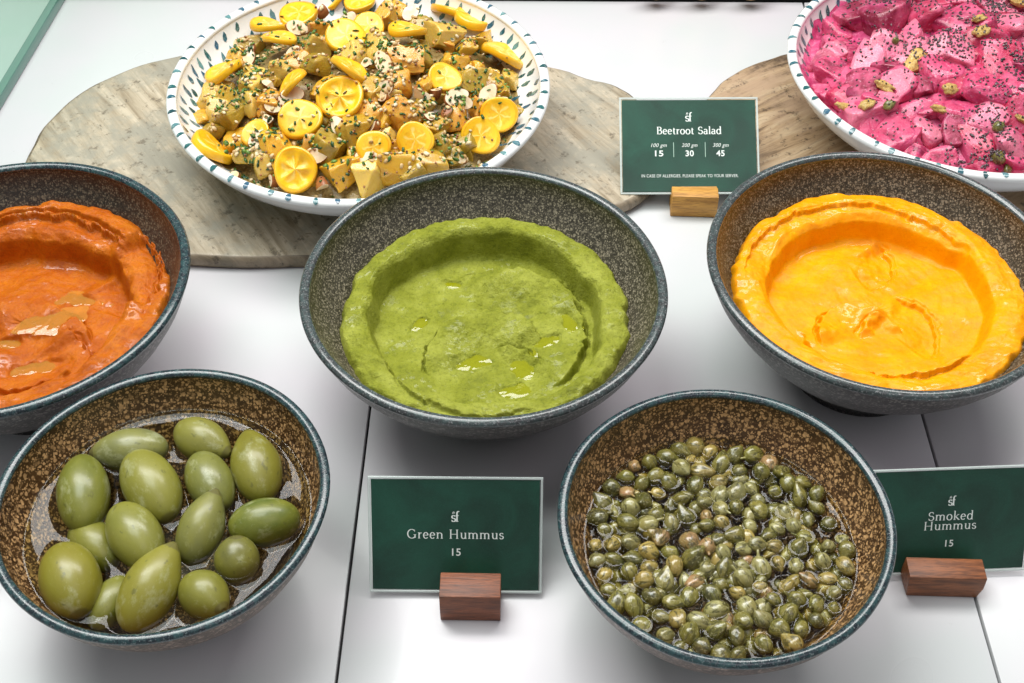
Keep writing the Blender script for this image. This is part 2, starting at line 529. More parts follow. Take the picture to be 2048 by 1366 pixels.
M['white'] = m_glaze_white()
M['drops'] = m_drops()
M['board_pale'] = m_board('pale_weathered_wood', (0.40, 0.33, 0.23), (0.54, 0.46, 0.34), (0.24, 0.185, 0.115), 0.95, (0.29, 0.275, 0.22))
M['board_brown'] = m_board('brown_grained_wood', (0.36, 0.24, 0.13), (0.50, 0.37, 0.23), (0.075, 0.042, 0.018), -0.60, (0.40, 0.27, 0.17))
M['board_edge'] = m_board('worn_board_edge', (0.22, 0.17, 0.11), (0.33, 0.26, 0.18), (0.09, 0.065, 0.04), 0.3, (0.16, 0.14, 0.10))
M['wood_honey'] = m_wood('honey_oak', (0.42, 0.19, 0.03), (0.66, 0.34, 0.065))
M['wood_red'] = m_wood('red_brown_wood', (0.10, 0.028, 0.010), (0.25, 0.075, 0.026))
M['wood_walnut'] = m_wood('walnut_wood', (0.12, 0.036, 0.011), (0.29, 0.095, 0.030))
M['card'] = m_card()
M['ink'] = m_plain('white_print', (0.86, 0.88, 0.84), 0.5)
M['ink_pale'] = m_plain('pale_green_print', (0.45, 0.62, 0.52), 0.5)
M['sleeve'] = m_clear('clear_plastic_sleeve', (0.96, 0.98, 0.97), 1.22, 0.08)
M['sleeve_edge'] = m_plain('frosted_plastic_edge', (0.80, 0.84, 0.82), 0.25, Alpha=0.55)
M['brine_olive'] = m_clear('olive_brine', (0.86, 0.88, 0.70), 1.38, 0.03, 0.02)
M['brine_caper'] = m_clear('caper_brine', (0.84, 0.82, 0.62), 1.38, 0.02, 0.05)
M['glass'] = m_clear('green_tinted_glass', (0.80, 0.93, 0.86), 1.45, 0.01)
M['glass_edge'] = m_plain('teal_glass_edge', (0.10, 0.22, 0.18), 0.2, Coat_Weight=0.5)
M['hummus_green'] = m_hummus('green_hummus', (0.085, 0.105, 0.005), (0.265, 0.285, 0.026), (0.43, 0.45, 0.080), (0.09, 0.13, 0.006), 0.5, 0.5, 620, 0.45, 1.0, 0.08)
M['hummus_orange'] = m_hummus('orange_hummus', (0.24, 0.040, 0.001), (0.46, 0.103, 0.003), (0.60, 0.18, 0.008), (0.26, 0.028, 0.002), 0.45, 0.38, 800, 0.8)
M['hummus_yellow'] = m_hummus('yellow_hummus', (0.70, 0.22, 0.0), (0.84, 0.325, 0.0), (0.88, 0.42, 0.001), (0.64, 0.17, 0.0), 0.25, 0.40, 420, 0.8, 0.25)
M['oil_green'] = m_oil('olive_oil', (0.46, 0.47, 0.004), 0.45)
M['oil_orange'] = m_oil('amber_oil', (0.86, 0.44, 0.06), 0.30)
M['oil_yellow'] = m_oil('golden_oil', (0.92, 0.60, 0.05), 0.10)
M['olive'] = m_olive(); M['caper'] = m_caper()
M['kq_face'] = m_kumquat_face(); M['kq_rind'] = m_kumquat_rind()
M['potato'] = m_potato(); M['al_skin'] = m_almond_skin(); M['al_cut'] = m_almond_cut()
M['mash_yellow'] = m_mash('grain_dressing', [(0.30, (0.07, 0.04, 0.008)), (0.45, (0.22, 0.14, 0.03)), (0.55, (0.40, 0.28, 0.10)), (0.68, (0.14, 0.13, 0.02))], 130)  # dressing colour darkened to stand in for shade in the gaps between chunks
M['mash_pink'] = m_mash('pink_yogurt_dressing', [(0.34, (0.30, 0.006, 0.06)), (0.50, (0.60, 0.07, 0.20)), (0.65, (0.78, 0.24, 0.38))], 60, 0.3)
M['beet'] = m_beet()
M['herb'] = m_attr('chopped_herb', [(0, (0.012, 0.045, 0.006)), (0.6, (0.035, 0.11, 0.012)), (1, (0.15, 0.27, 0.035))], 0.4, 0.3)
M['crumb'] = m_attr('grain_crumb', [(0, (0.45, 0.26, 0.09)), (0.6, (0.66, 0.48, 0.24)), (1, (0.78, 0.68, 0.46))], 0.45)
M['mustard'] = m_attr('mustard_seed', [(0, (0.14, 0.035, 0.012)), (1, (0.40, 0.16, 0.04))], 0.3, 0.5)
M['chia'] = m_attr('chia_seed', [(0, (0.015, 0.008, 0.010)), (0.7, (0.06, 0.035, 0.04)), (1, (0.22, 0.15, 0.16))], 0.25, 0.6)
M['walnut'] = m_mash('walnut_flesh', [(0.32, (0.42, 0.20, 0.03)), (0.5, (0.74, 0.48, 0.13)), (0.66, (0.86, 0.68, 0.34))], 260, 0.4, 0.008)
M['pea'] = m_mash('green_caper_berry', [(0.3, (0.05, 0.07, 0.01)), (0.6, (0.16, 0.18, 0.03)), (0.7, (0.30, 0.32, 0.12))], 260, 0.25)
M['back'] = m_plain('dark_brown_ledge', (0.10, 0.07, 0.05), 0.5)
M['peg'] = m_wood('tan_peg_wood', (0.45, 0.26, 0.11), (0.62, 0.40, 0.2))

# ------------------------------------------------------------------ the counter
JL0, JL1 = pix(740, 815), pix(672, 1366)
JR0, JR1 = pix(1845, 830), pix(2000, 1366)
XL = lambda y: JL0.x + (JL1.x - JL0.x) * (y - JL0.y) / (JL1.y - JL0.y)
XR = lambda y: JR0.x + (JR1.x - JR0.x) * (y - JR0.y) / (JR1.y - JR0.y)
Y0, Y1 = 0.05, pix(1024, 1.5).y
cb = bpy.data.meshes.new('counter')
counter = obj('counter', mesh('counter', [(-0.95, Y0, -0.030), (0.95, Y0, -0.030), (0.95, Y1 + 0.3, -0.030), (-0.95, Y1 + 0.3, -0.030),
                                         (-0.95, Y0, -0.006), (0.95, Y0, -0.006), (0.95, Y1 + 0.3, -0.006), (-0.95, Y1 + 0.3, -0.006)],
                              [(4, 5, 6, 7), (0, 3, 2, 1), (0, 1, 5, 4), (1, 2, 6, 5), (2, 3, 7, 6), (3, 0, 4, 7)], False), M['joint'])
counter['kind'] = 'structure'


def slab(xa, xb):
    """One panel of the counter top between two joints, with eased edges."""
    bm = bmesh.new()
    pts = [(xa(Y0), Y0), (xb(Y0), Y0), (xb(Y1), Y1), (xa(Y1), Y1)]
    lo = [bm.verts.new((x, y, -0.0058)) for x, y in pts]; hi = [bm.verts.new((x, y, 0)) for x, y in pts]
    bm.faces.new(hi); bm.faces.new(lo[::-1])
    for i in range(4): bm.faces.new((lo[i], lo[(i + 1) % 4], hi[(i + 1) % 4], hi[i]))
    bmesh.ops.bevel(bm, geom=[e for e in bm.edges], offset=0.0006, segments=2, affect='EDGES', profile=0.5)
    return obj('slab', bm_mesh('slab', bm, True, 30), M['counter'], counter)


g = 0.0007
slab(lambda y: -0.90, lambda y: XL(y) - g)
slab(lambda y: XL(y) + g, lambda y: XR(y) - g)
slab(lambda y: XR(y) + g, lambda y: 0.90)

# far edge of the counter, a thin dark ledge with pegs
bl = thing('back_ledge', 'thin dark brown ledge along the far edge of the white counter', 'ledge', (0, Y1 + 0.012, 0))
obj('ledge_board', bevel_box('ledge_board', 1.8, 0.02, 0.03, 0.002), M['back'], bl)
for u in (1310, 1400, 1497):
    p = pix(u, 1, 0.004)
    obj('peg', lathe('peg', [(0.0, -0.002), (0.010, -0.001), (0.012, 0.003), (0.010, 0.008), (0.0, 0.009)], 20), M['peg'], bl,
        (p.x, -0.0155, 0.0185), (PI / 2, 0, 0))

# glass side panel of the display case, far left
ga, gb = pix(124, 0), pix(-2, 212)
gp = thing('glass_side_panel', 'upright clear glass side panel with teal edge at the far left', 'glass panel', ((ga.x + gb.x) / 2, (ga.y + gb.y) / 2, 0))
gang = math.atan2(ga.x - gb.x, ga.y - gb.y)
gl_ = 0.9
o = obj('pane', bevel_box('pane', 0.006, gl_, 0.22, 0.0008), M['glass'], gp, (0, 0, 0.008)); o.rotation_euler = (0, 0, -gang)
o = obj('edge_strip', bevel_box('edge_strip', 0.0062, gl_, 0.0085, 0.001), M['glass_edge'], gp, (0, 0, 0)); o.rotation_euler = (0, 0, -gang)


# ------------------------------------------------------------------ wooden boards
def board(name, label, px, z, mat):
    pts = [pix(u, v, z) for u, v in px]
    # smooth closed outline
    n = len(pts); out = []
    for i in range(n):
        p0, p1, p2, p3 = pts[i - 1], pts[i], pts[(i + 1) % n], pts[(i + 2) % n]
        for k in range(6):
            t = k / 6
            out.append(0.5 * ((2 * p1) + (p2 - p0) * t + (2 * p0 - 5 * p1 + 4 * p2 - p3) * t * t + (3 * p1 - p0 - 3 * p2 + p3) * t ** 3))
    c = sum(out, Vector()) / len(out)
    out = [(q.x - c.x + 0.0012 * float(vnoise(i * 0.35, 1.0, 3)), q.y - c.y + 0.0012 * float(vnoise(i * 0.35, 5.0, 4))) for i, q in enumerate(out)]
    bm = bmesh.new()
    prof = [(0.985, 0.0), (0.998, 0.003), (1.0, z * 0.5), (0.998, z - 0.003), (0.990, z - 0.0008), (0.982, z - 0.0002), (0.965, z)]
    rings = [[bm.verts.new((x * s, y * s, zz)) for x, y in out] for s, zz in prof]
    m = len(out)
    for a, b in zip(rings, rings[1:]):
        for i in range(m): bm.faces.new((a[i], a[(i + 1) % m], b[(i + 1) % m], b[i]))
    bm.faces.new(rings[-1]); bm.faces.new(rings[0][::-1])
    bmesh.ops.triangulate(bm, faces=[f for f in bm.faces if len(f.verts) > 4])
    me = bm_mesh(name, bm, True, 40)
    o = obj(name, me, [mat, M['board_edge']], None, (c.x, c.y, 0.0004))
    for p in me.polygons:
        if p.index < m * (len(prof) - 2): p.material_index = 1
    return tag(o, label, 'wooden board', 'wooden serving boards')


ZB = 0.010
board('serving_board', 'pale grey weathered wooden board under the kumquat salad bowl',
      [(44, 335), (62, 285), (110, 222), (190, 165), (300, 122), (430, 98), (600, 80), (800, 84), (980, 108), (1120, 138),
       (1225, 168), (1278, 195), (1308, 240), (1316, 310), (1306, 372), (1235, 412), (1050, 462), (840, 500), (620, 516), (380, 512), (230, 490), (110, 440), (56, 390)], ZB, M['board_pale'])
board('serving_board', 'brown strongly grained wooden board under the pink beetroot salad bowl',
      [(1402, 215), (1425, 178), (1470, 143), (1525, 120), (1585, 104), (1720, 88), (1900, 84), (2080, 100), (2230, 160), (2280, 260),
       (2220, 370), (2080, 420), (1880, 430), (1700, 415), (1560, 385), (1460, 335), (1412, 270)], ZB, M['board_brown'])


# ------------------------------------------------------------------ stone bowls
PROF = [(1.00, 1.00), (0.985, 0.93), (0.95, 0.83), (0.89, 0.71), (0.815, 0.585), (0.72, 0.45), (0.62, 0.32), (0.52, 0.20), (0.455, 0.10), (0.43, 0.035)]
_pt = np.array([t for _, t in PROF][::-1]); _pr = np.array([r for r, _ in PROF][::-1])


class Bowl:
    pass


def stone_bowl(label, cx, cy, R, H, m_in, m_out, m_rim_, wob, seed, thick=0.0042):
    b = Bowl(); b.x, b.y, b.R, b.H, b.th = cx, cy, R, H, thick
    th = thing('stone_bowl', label, 'bowl', (cx, cy, 0.0003), 'speckled stone bowls')
    zc = H - thick * 0.55
    outer = [(0.0, 0.003), (R * 0.36, 0.003), (R * 0.385, 0.0), (R * 0.425, 0.0), (R * 0.43, 0.004)]
    outer += [(R * r, zc * t) for r, t in PROF[::-1]]
    inner = [((R - thick) if t == 1 else R * r - thick * (0.8 + 0.5 * (1 - t)), zc * t + thick * (1.3 * (1 - t))) for r, t in PROF]
    inner = inner[:-1] + [(R * 0.28, thick * 1.6 + H * 0.05), (0.0, thick * 1.5 + H * 0.03)]
    b.inner = inner
    obj('outer_wall', lathe('outer_wall', outer, 120, wob, seed), m_out, th)
    obj('inner_wall', lathe('inner_wall', [(r, z) for r, z in inner], 120, wob, seed), m_in, th)
    n = 12; c = R - thick / 2
    rimp = [(c + (thick / 2 + 0.0007) * math.cos(a), zc + (thick * 0.55) * math.sin(a)) for a in np.linspace(-0.55, PI + 0.55, n)]
    obj('rim', lathe('rim', rimp, 120, wob, seed), m_rim_, th)
    zi = np.array([z for _, z in inner][::-1]); ri = np.array([r for r, _ in inner][::-1])
    b.r_at = lambda z: float(np.interp(z, zi, ri))
    b.z_at = lambda r: np.interp(r, ri, zi)
    b.obj = th
    return b


def place(k, U):
    return {'green': (-0.0319, 1.0226, 0.2045), 'yellow': (0.4259, 1.0596, 0.2014), 'orange': (-0.5714, 1.0270, 0.205),
            'olive': (-0.3375, 0.7306, 0.1607), 'caper': (0.2047, 0.7083, 0.1591), 'salad': (-0.2037, 1.4044, 0.2506),
            'beet': (0.6159, 1.4511, 0.242)}[k], U


def bowl_at(k, zr):
    (x, y, r), U = place(k, CAM_H - zr)
    return x * U, y * U, r * U


HB, HS = 0.080, 0.076
gx, gy, gr = bowl_at('green', HB)
B_green = stone_bowl('grey speckled stone bowl holding the green hummus', gx, gy, gr, HB, M['stone_grey'], M['stone_outer'], M['rim_grey'], 0.004, 1.0)
yx, yy, yr = bowl_at('yellow', HB)
B_yellow = stone_bowl('grey speckled stone bowl holding the bright yellow hummus', yx, yy, yr, HB, M['stone_grey_brown'], M['stone_outer'], M['rim_grey'], 0.004, 2.0)
ox, oy, orr = bowl_at('orange', HB)
B_orange = stone_bowl('dark speckled stone bowl of orange hummus cut off by the left edge', ox, oy, orr, HB, M['stone_dark'], M['stone_outer'], M['rim_teal'], 0.008, 3.0)
lx, ly, lr = bowl_at('olive', HS)
B_olive = stone_bowl('brown speckled stone bowl holding the large green olives', lx, ly, lr, HS, M['stone_brown'], M['stone_outer_brown'], M['rim_teal'], 0.008, 4.4, 0.0034)
kx, ky, kr = bowl_at('caper', HS)
B_caper = stone_bowl('brown speckled stone bowl filled with capers', kx, ky, kr, HS, M['stone_brown'], M['stone_outer_brown'], M['rim_teal'], 0.008, 5.2, 0.0034)


# ------------------------------------------------------------------ hummus
def hummus(name, label, b, dz, mat, seed, feat, oils, oil_mat, oil_label, ridge=0.0065, floor=-0.012, rin=0.865, lump=1.0, smear=0.0, fine=0.0006, off=(0, 0), shrink=1.0):
    """A spread with a raised ring, a hollow and broken swirl ledges. feat: (cx, cy, radius, a0, a1, height, crack)
    in units of the contact radius; angles in degrees, counter-clockwise from the right."""
    z0 = b.H - dz
    Rh = b.r_at(z0) * shrink

    def height(x, y, carve=True):
        x = x - off[0] * Rh; y = y - off[1] * Rh
        r = np.hypot(x, y) / Rh; th = np.arctan2(y, x)
        nx, ny = x / Rh, y / Rh
        wv = 0.035 * vnoise(np.cos(th) * 2.2 + 4, np.sin(th) * 2.2, seed) + 0.02 * vnoise(np.cos(th) * 6, np.sin(th) * 6 + 3, seed + 5)
        ri = rin + wv + 0.035 * np.sin(th) * -1 * 0.4
        back = 0.5 + 0.5 * np.sin(th)
        wall = sstep(ri - 0.070 + 0.052 * back, ri + 0.012, r)
        h = floor * (1 - wall) * (1 - 0.25 * r * r)
        q = np.clip((r - ri) / (1.0 - ri), -1, 2)
        h = h + ridge * (0.35 + 0.80 * back) * sstep(-0.25, 0.30, q) * (1 - 0.75 * np.clip(q - 0.35, 0, 1) ** 2)
        # ridge lumps and smears
        band = sstep(ri - 0.05, ri + 0.03, r)
        h = h + band * lump * (0.0022 * fbm(nx * 8 + 3, ny * 8, seed + 11, 5) + 0.0014 * np.abs(fbm(nx * 5, ny * 14 + nx * 4, seed + 12, 3)))
        h = h + smear * (0.4 + 0.6 * band) * fbm(np.cos(th) * 1.8 + r * 3.5, np.sin(th) * 1.8 - r * 8, seed + 15, 3)
        h = h + 0.0014 * fbm(nx * 4, ny * 4, seed + 21, 3) * (1 - band)
        h = h + fine * fbm(nx * 24, ny * 24, seed + 22, 4)
        for (cx, cy, rr, a0, a1, hh, ck) in feat:
            dx, dy = nx - cx, ny - cy
            d = np.hypot(dx, dy); a = np.degrees(np.arctan2(dy, dx))
            mid, half = (a0 + a1) / 2, abs(a1 - a0) / 2
            da = np.abs((a - mid + 180) % 360 - 180)
            win = 1 - sstep(half * 0.72, half, da)
            spiral = 0.10 * (((a - mid + 180) % 360 - 180) / 90.0)
            R0 = rr * (1 + spiral) + 0.030 * fbm(nx * 7, ny * 7, seed + 31, 3) + 0.014 * vnoise(nx * 26, ny * 26, seed + 33)
            e = d - R0
            inside = sstep(0.0, -0.012, e) * (1 - sstep(-0.02, -rr * 0.9, e))
            h = h + win * hh * 1.35 * inside
            h = h - win * ck * 0.9 * np.exp(-((e - 0.009) / 0.011) ** 2)
        if carve:
            for (u, v, ra, rb, ang) in oils_l:
                dx, dy = x + off[0] * Rh - u, y + off[1] * Rh - v
                ca, sa = math.cos(ang), math.sin(ang)
                q = np.hypot((dx * ca + dy * sa) / ra, (-dx * sa + dy * ca) / rb)
                h = h - 0.0020 * (1 - sstep(0.45, 1.15, q + 0.25 * vnoise(x * 260, y * 260, seed + 41)))
        # outer contact: roll down under the wall
        edge = 1.0 + 0.025 * vnoise(np.cos(th) * 5, np.sin(th) * 5, seed + 51) + 0.018 * vnoise(np.cos(th) * 17, np.sin(th) * 17, seed + 52) + 0.03 * back
        h = h - 0.012 * np.clip((r - edge + 0.03) / 0.10, 0, 2) ** 2 * 2.2
        return z0 + h

    oils_l = []
    for (u, v, ra, rb, ang) in oils:
        p = pix(u, v, z0 + floor)
        oils_l.append((p.x - b.x, p.y - b.y, ra, rb, math.radians(ang)))
    nr, nt = 220, 600
    rr_ = np.linspace(0.0, 1.0, nr) ** 0.85 * Rh * 1.13; rr_[0] = 1e-5
    tt = np.linspace(0, 2 * PI, nt, endpoint=False)
    X = rr_[:, None] * np.cos(tt); Y = rr_[:, None] * np.sin(tt)
    Z = height(X, Y)
    Z = np.maximum(Z, b.z_at(np.hypot(X, Y)) - 0.0025)
    o = obj(name, mesh(name, np.c_[X.ravel(), Y.ravel(), Z.ravel()], grid_faces(nr, nt)), mat, None, (b.x, b.y, 0.0003))
    tag(o, label, 'hummus')
    for (u, v, ra, rb, ang) in oils_l:
        zc = float(np.median(height(u + np.array([0, .3, -.3, 0, 0]) * ra * .5, v + np.array([0, 0, 0, .3, -.3]) * ra * .5))) + 0.0012
        n = 40; ca, sa = math.cos(ang), math.sin(ang); vv = [(0, 0, 0)]
        for k in range(1, 7):
            for j in range(n):
                a = 2 * PI * j / n; q = k / 6 * 1.45 * (1 + 0.16 * math.sin(2 * a + u * 900) + 0.12 * math.sin(3 * a + v * 700) + 0.06 * math.sin(7 * a))
                x, y = q * ra * math.cos(a), q * rb * math.sin(a)
                vv.append((x * ca - y * sa, x * sa + y * ca, -0.0011 * (k / 6) ** 2))
        ff = [(0, 1 + j, 1 + (j + 1) % n) for j in range(n)]
        for k in range(5):
            ff += [(1 + k * n + j, 1 + (k + 1) * n + j, 1 + (k + 1) * n + (j + 1) % n, 1 + k * n + (j + 1) % n) for j in range(n)]
        po = obj('oil_pool', mesh('oil_pool', vv, ff), oil_mat, o, (u, v, zc))
        po['label'] = oil_label
    return o


hummus('green_hummus', 'coarse green hummus swirled into a hollow with oil pools', B_green, 0.027, M['hummus_green'], 3,
       [(0.06, -0.24, 0.44, 25, 205, 0.0042, 0.0034), (0.08, -0.08, 0.66, -50, 118, 0.0036, 0.0034), (0.32, 0.18, 0.40, -5, 150, 0.0030, 0.0030),
        (0.0, -0.2, 0.72, 175, 300, 0.0016, 0.0010), (0.2, -0.35, 0.22, 20, 120, 0.0016, 0.0018)],
       [(940, 728, 0.012, 0.006, 10), (1052, 735, 0.012, 0.008, 60), (1030, 785, 0.012, 0.0055, 8), (838, 650, 0.007, 0.004, 45),
        (1140, 660, 0.008, 0.004, -70), (1100, 690, 0.008, 0.0045, 30), (905, 570, 0.006, 0.0035, 0)], M['oil_green'], 'glossy yellow-green pool of olive oil', 0.0066, -0.0140, 0.83, 0.80, 0.0008, 0.0005, (0.0, 0.0), 0.975)
hummus('yellow_hummus', 'smooth bright yellow hummus with a glossy swirled hollow', B_yellow, 0.025, M['hummus_yellow'], 9,
       [(-0.12, 0.50, 0.34, -75, 40, -0.0030, 0.0016), (-0.12, -0.28, 0.32, 40, 205, 0.0034, 0.0018), (0.04, -0.22, 0.36, -60, 75, -0.0032, 0.0016),
        (0.0, -0.25, 0.15, 0, 200, 0.0022, 0.0010), (0.0, -0.1, 0.66, 190, 320, 0.0026, 0.0006), (0, 0, 0.88, 20, 175, -0.0030, 0.0010)],
       [], M['oil_yellow'], 'thin shiny film of oil', 0.0066, -0.0105, 0.76, 0.60, 0.0016, 0.00008, (0.025, 0.0))
hummus('orange_hummus', 'rough orange hummus with a folded ridge and amber oil', B_orange, 0.025, M['hummus_orange'], 17,
       [(0.0, 0.05, 0.86, 35, 150, -0.0060, 0.0050), (0.05, -0.35, 0.52, 20, 130, 0.0045, 0.0020), (0.32, 0.22, 0.60, -25, 55, -0.0065, 0.0045),
        (0.1, -0.3, 0.3, 150, 330, 0.0022, 0.0018), (0.2, -0.45, 0.35, -40, 80, 0.0022, 0.0014)],
       [(112, 655, 0.013, 0.0065, 30), (165, 600, 0.012, 0.0045, -10), (75, 738, 0.020, 0.006, 12), (20, 690, 0.008, 0.004, 0)], M['oil_orange'], 'glossy amber pool of oil', 0.0078, -0.0125, 0.76, 0.8, 0.0020, 0.00035)


# ------------------------------------------------------------------ brine surfaces
def brine(name, label, b, z, mat, blobs, wall_amp, amp, lam):
    """Level liquid that creeps up the wall and round everything that breaks its surface."""
    R = b.r_at(z) + 0.0012
    n = 420
    xs = np.linspace(-R, R, n); X, Y = np.meshgrid(xs, xs)
    r = np.hypot(X, Y)
    h = wall_amp * np.exp(-np.clip(R - 0.0012 - r, 0, None) / (lam * 1.3))
    acc = np.zeros_like(h)
    for (bx, by, ra, rb, ang) in blobs:
        ca, sa = math.cos(ang), math.sin(ang)
        u = (X - bx) * ca + (Y - by) * sa; v = -(X - bx) * sa + (Y - by) * ca
        q = np.hypot(u / ra, v / rb)
        d = np.maximum(q - 1, 0) * min(ra, rb)
        acc = np.maximum(acc, amp * np.exp(-d / lam))
    h = np.maximum(h, acc) + 0.00010 * fbm(X * 60, Y * 60, 77, 2)
    keep = r <= R
    idx = -np.ones(n * n, int); idx[keep.ravel()] = np.arange(keep.sum())
    I = idx.reshape(n, n)
    q = np.stack([I[:-1, :-1], I[:-1, 1:], I[1:, 1:], I[1:, :-1]], -1).reshape(-1, 4)
    q = q[(q >= 0).all(1)]
    V = np.c_[X.ravel(), Y.ravel(), h.ravel()][keep.ravel()]
    o = obj(name, mesh(name, V, q), mat, None, (b.x, b.y, z))
    return tag(o, label, 'brine', None, 'stuff')


# ------------------------------------------------------------------ olives
def olive_mesh(name, tipz, nip, seed):
    n, nt = 30, 36; vs_ = []
    for i in range(n):
        t = i / (n - 1); z = -math.cos(t * PI)                    # -1 .. 1
        r = math.sqrt(max(0, 1 - z * z))
        r *= 1 - tipz * 0.22 * max(0, z) ** 1.5 + 0.03 * (z < 0) * z
        zz = z * (1 + tipz * 0.10 * max(0, z) ** 4)
        if nip and z > 0.93: r *= 1 - 0.10 * (z - 0.93) / 0.07; zz += 0.05 * ((z - 0.93) / 0.07) ** 1.5 - (0.09 if z > 0.996 else 0)
        for j in range(nt):
            a = 2 * PI * j / nt
            q = 1 + 0.025 * float(vnoise(math.cos(a) * 1.3 + seed, math.sin(a) * 1.3 + z * 1.5, seed)) if 0 < i < n - 1 else 1
            vs_.append((r * q * math.cos(a), r * q * math.sin(a), zz))
    m = mesh(name, vs_, grid_faces(n, nt))
    return m


OL_M = [olive_mesh('olive', 0.3, False, 1), olive_mesh('olive', 1.0, True, 2), olive_mesh('olive', 0.7, True, 3), olive_mesh('olive', 0.1, False, 4)]
for m in OL_M: m.materials.append(M['olive'])
Z_OB = HS - 0.0205
# u, v, long px, wide px, image angle of the tip (deg, 0 right, 90 up), rise (deg), mesh, colour, height above brine (of radius), label
OLIVES = [
    (167, 988, 150, 108, 105, 8, 0, (0.141, 0.151, 0.021), 0.55, 'large mid-green olive standing apart at the left of the bowl'),
    (262, 900, 160, 92, 185, 0, 2, (0.179, 0.185, 0.067), 0.35, 'greyish bloomed olive lying sideways against the back wall'),
    (302, 972, 158, 114, -50, -5, 0, (0.217, 0.207, 0.032), 0.75, 'plump pale yellow-green olive in the middle of the back row'),
    (404, 880, 126, 90, -25, 0, 1, (0.211, 0.201, 0.042), 0.55, 'pale olive tapering to the right at the top of the bowl'),
    (420, 964, 128, 96, -55, -4, 3, (0.160, 0.168, 0.039), 0.55, 'speckled grey-green olive behind the one with a stem hole'),
    (512, 934, 140, 104, 112, 5, 1, (0.185, 0.168, 0.021), 0.55, 'olive-gold olive with pointed tip at the right back'),
    (529, 1045, 146, 100, 190, 0, 3, (0.083, 0.112, 0.012), 0.45, 'darkest green olive lying sideways at the right wall'),
    (270, 1071, 146, 108, -48, -4, 0, (0.198, 0.196, 0.035), 0.65, 'pale green olive in the centre of the bowl'),
    (402, 1058, 150, 94, 68, 22, 1, (0.147, 0.151, 0.046), 0.75, 'grey-green olive with a round stem hole at its raised tip'),
    (474, 1120, 100, 94, 90, 50, 0, (0.134, 0.129, 0.025), 0.30, 'small round olive with a whitish top in the right front'),
    (141, 1160, 146, 124, -60, -4, 0, (0.217, 0.191, 0.019), 0.55, 'fat yellow-green olive with a brown scar at the lower left'),
    (299, 1178, 172, 114, 62, 16, 1, (0.230, 0.207, 0.025), 0.80, 'long yellow-green olive pointing up at the front'),
    (408, 1190, 112, 100, -35, 10, 2, (0.173, 0.168, 0.025), 0.45, 'round green olive with a brown tip at the front wall'),
    (189, 1090, 130, 96, -40, 0, 0, (0.153, 0.151, 0.018), -1.05, 'sunken olive under the brine behind the yellow-green one'),
    (222, 1205, 110, 84, 60, 0, 0, (0.141, 0.145, 0.021), -1.10, 'sunken olive mostly hidden beside the long front olive'),
]
blobs = []
for (u, v, L, Wd, ang, rise, k, col, hgt, lab) in OLIVES:
    p = pix(u, v, Z_OB)
    s = px_scale(p)
    rw = Wd / s / 2 * 0.97
    zc = Z_OB + rw * hgt * 0.50
    p = pix(u, v, zc)
    a = math.radians(ang); dx, dy = math.cos(a), math.sin(a) / 0.80
    h = math.hypot(dx, dy)
    rl = L / s / 2 * (h if abs(rise) < 30 else 1.0) * 0.97
    rl = min(rl, rw * 1.65)
    # keep inside the wall
    d = Vector((p.x - B_olive.x, p.y - B_olive.y))
    o = obj('olive', OL_M[k], None, None, p)
    az = math.atan2(dy, dx)
    o.rotation_euler = (Matrix.Rotation(az, 3, 'Z') @ Matrix.Rotation(PI / 2 - math.radians(rise), 3, 'Y')).to_euler()
    o.scale = (rw, rw, rl)
    o.color = (*col, 1)
    tag(o, lab, 'olive', 'large green olives in brine')
    if hgt > -0.5:
        k2 = math.sqrt(max(0.05, 1 - (hgt * 0.50) ** 2))
        blobs.append((p.x - B_olive.x, p.y - B_olive.y, rl * k2, rw * k2, az))
brine('olive_brine', 'clear brine around the large green olives', B_olive, Z_OB, M['brine_olive'], blobs, 0.0020, 0.0024, 0.0018)


# ------------------------------------------------------------------ capers
def caper_mesh(seed, pointy, stem):
    rs = random.Random(seed); n, nt = 15, 20; vs_ = []
    for i in range(n):
        t = i / (n - 1); z = -math.cos(t * PI)
        r = math.sqrt(max(0, 1 - z * z))
        r *= 1 - pointy * 0.45 * max(0, z) ** 1.3
        zz = z * (1 + 0.25 * pointy * max(0, z) ** 3)
        for j in range(nt):
            a = 2 * PI * j / nt
            lobes = 1 + 0.055 * math.cos(4 * a + seed + z * 1.2) * (1 - abs(z)) + 0.03 * math.cos(2 * a + seed * 2)
            crease = 1 - 0.17 * math.exp(-(((a - 1.5 - 0.5 * z) % (2 * PI) - 0.6) / 0.14) ** 2) * (1 - z * z)
            k = 1 + 0.10 * float(vnoise(math.cos(a) * 1.4 + seed * 3, math.sin(a) * 1.4 + z * 1.3, seed)) * (1 - z ** 4)
            vs_.append((r * lobes * crease * k * math.cos(a), r * lobes * crease * k * math.sin(a) * (0.82 if seed % 3 == 0 else 1), zz + 0.12 * r * math.cos(a + seed)))
    f = grid_faces(n, nt)
    if stem:
        b0 = len(vs_); L = [(-0.96, 0.20), (-1.15, 0.15), (-1.45, 0.13), (-1.5, 0.02)]
        for z, r in L:
            for j in range(8):
                vs_.append((r * math.cos(j * PI / 4) + (z + 1) * -0.15, r * math.sin(j * PI / 4), z))
        for i in range(3):
            for j in range(8):
                f.append((b0 + i * 8 + (j + 1) % 8, b0 + i * 8 + j, b0 + (i + 1) * 8 + j, b0 + (i + 1) * 8 + (j + 1) % 8))
    m = mesh('caper', vs_, f); m.materials.append(M['caper']); return m


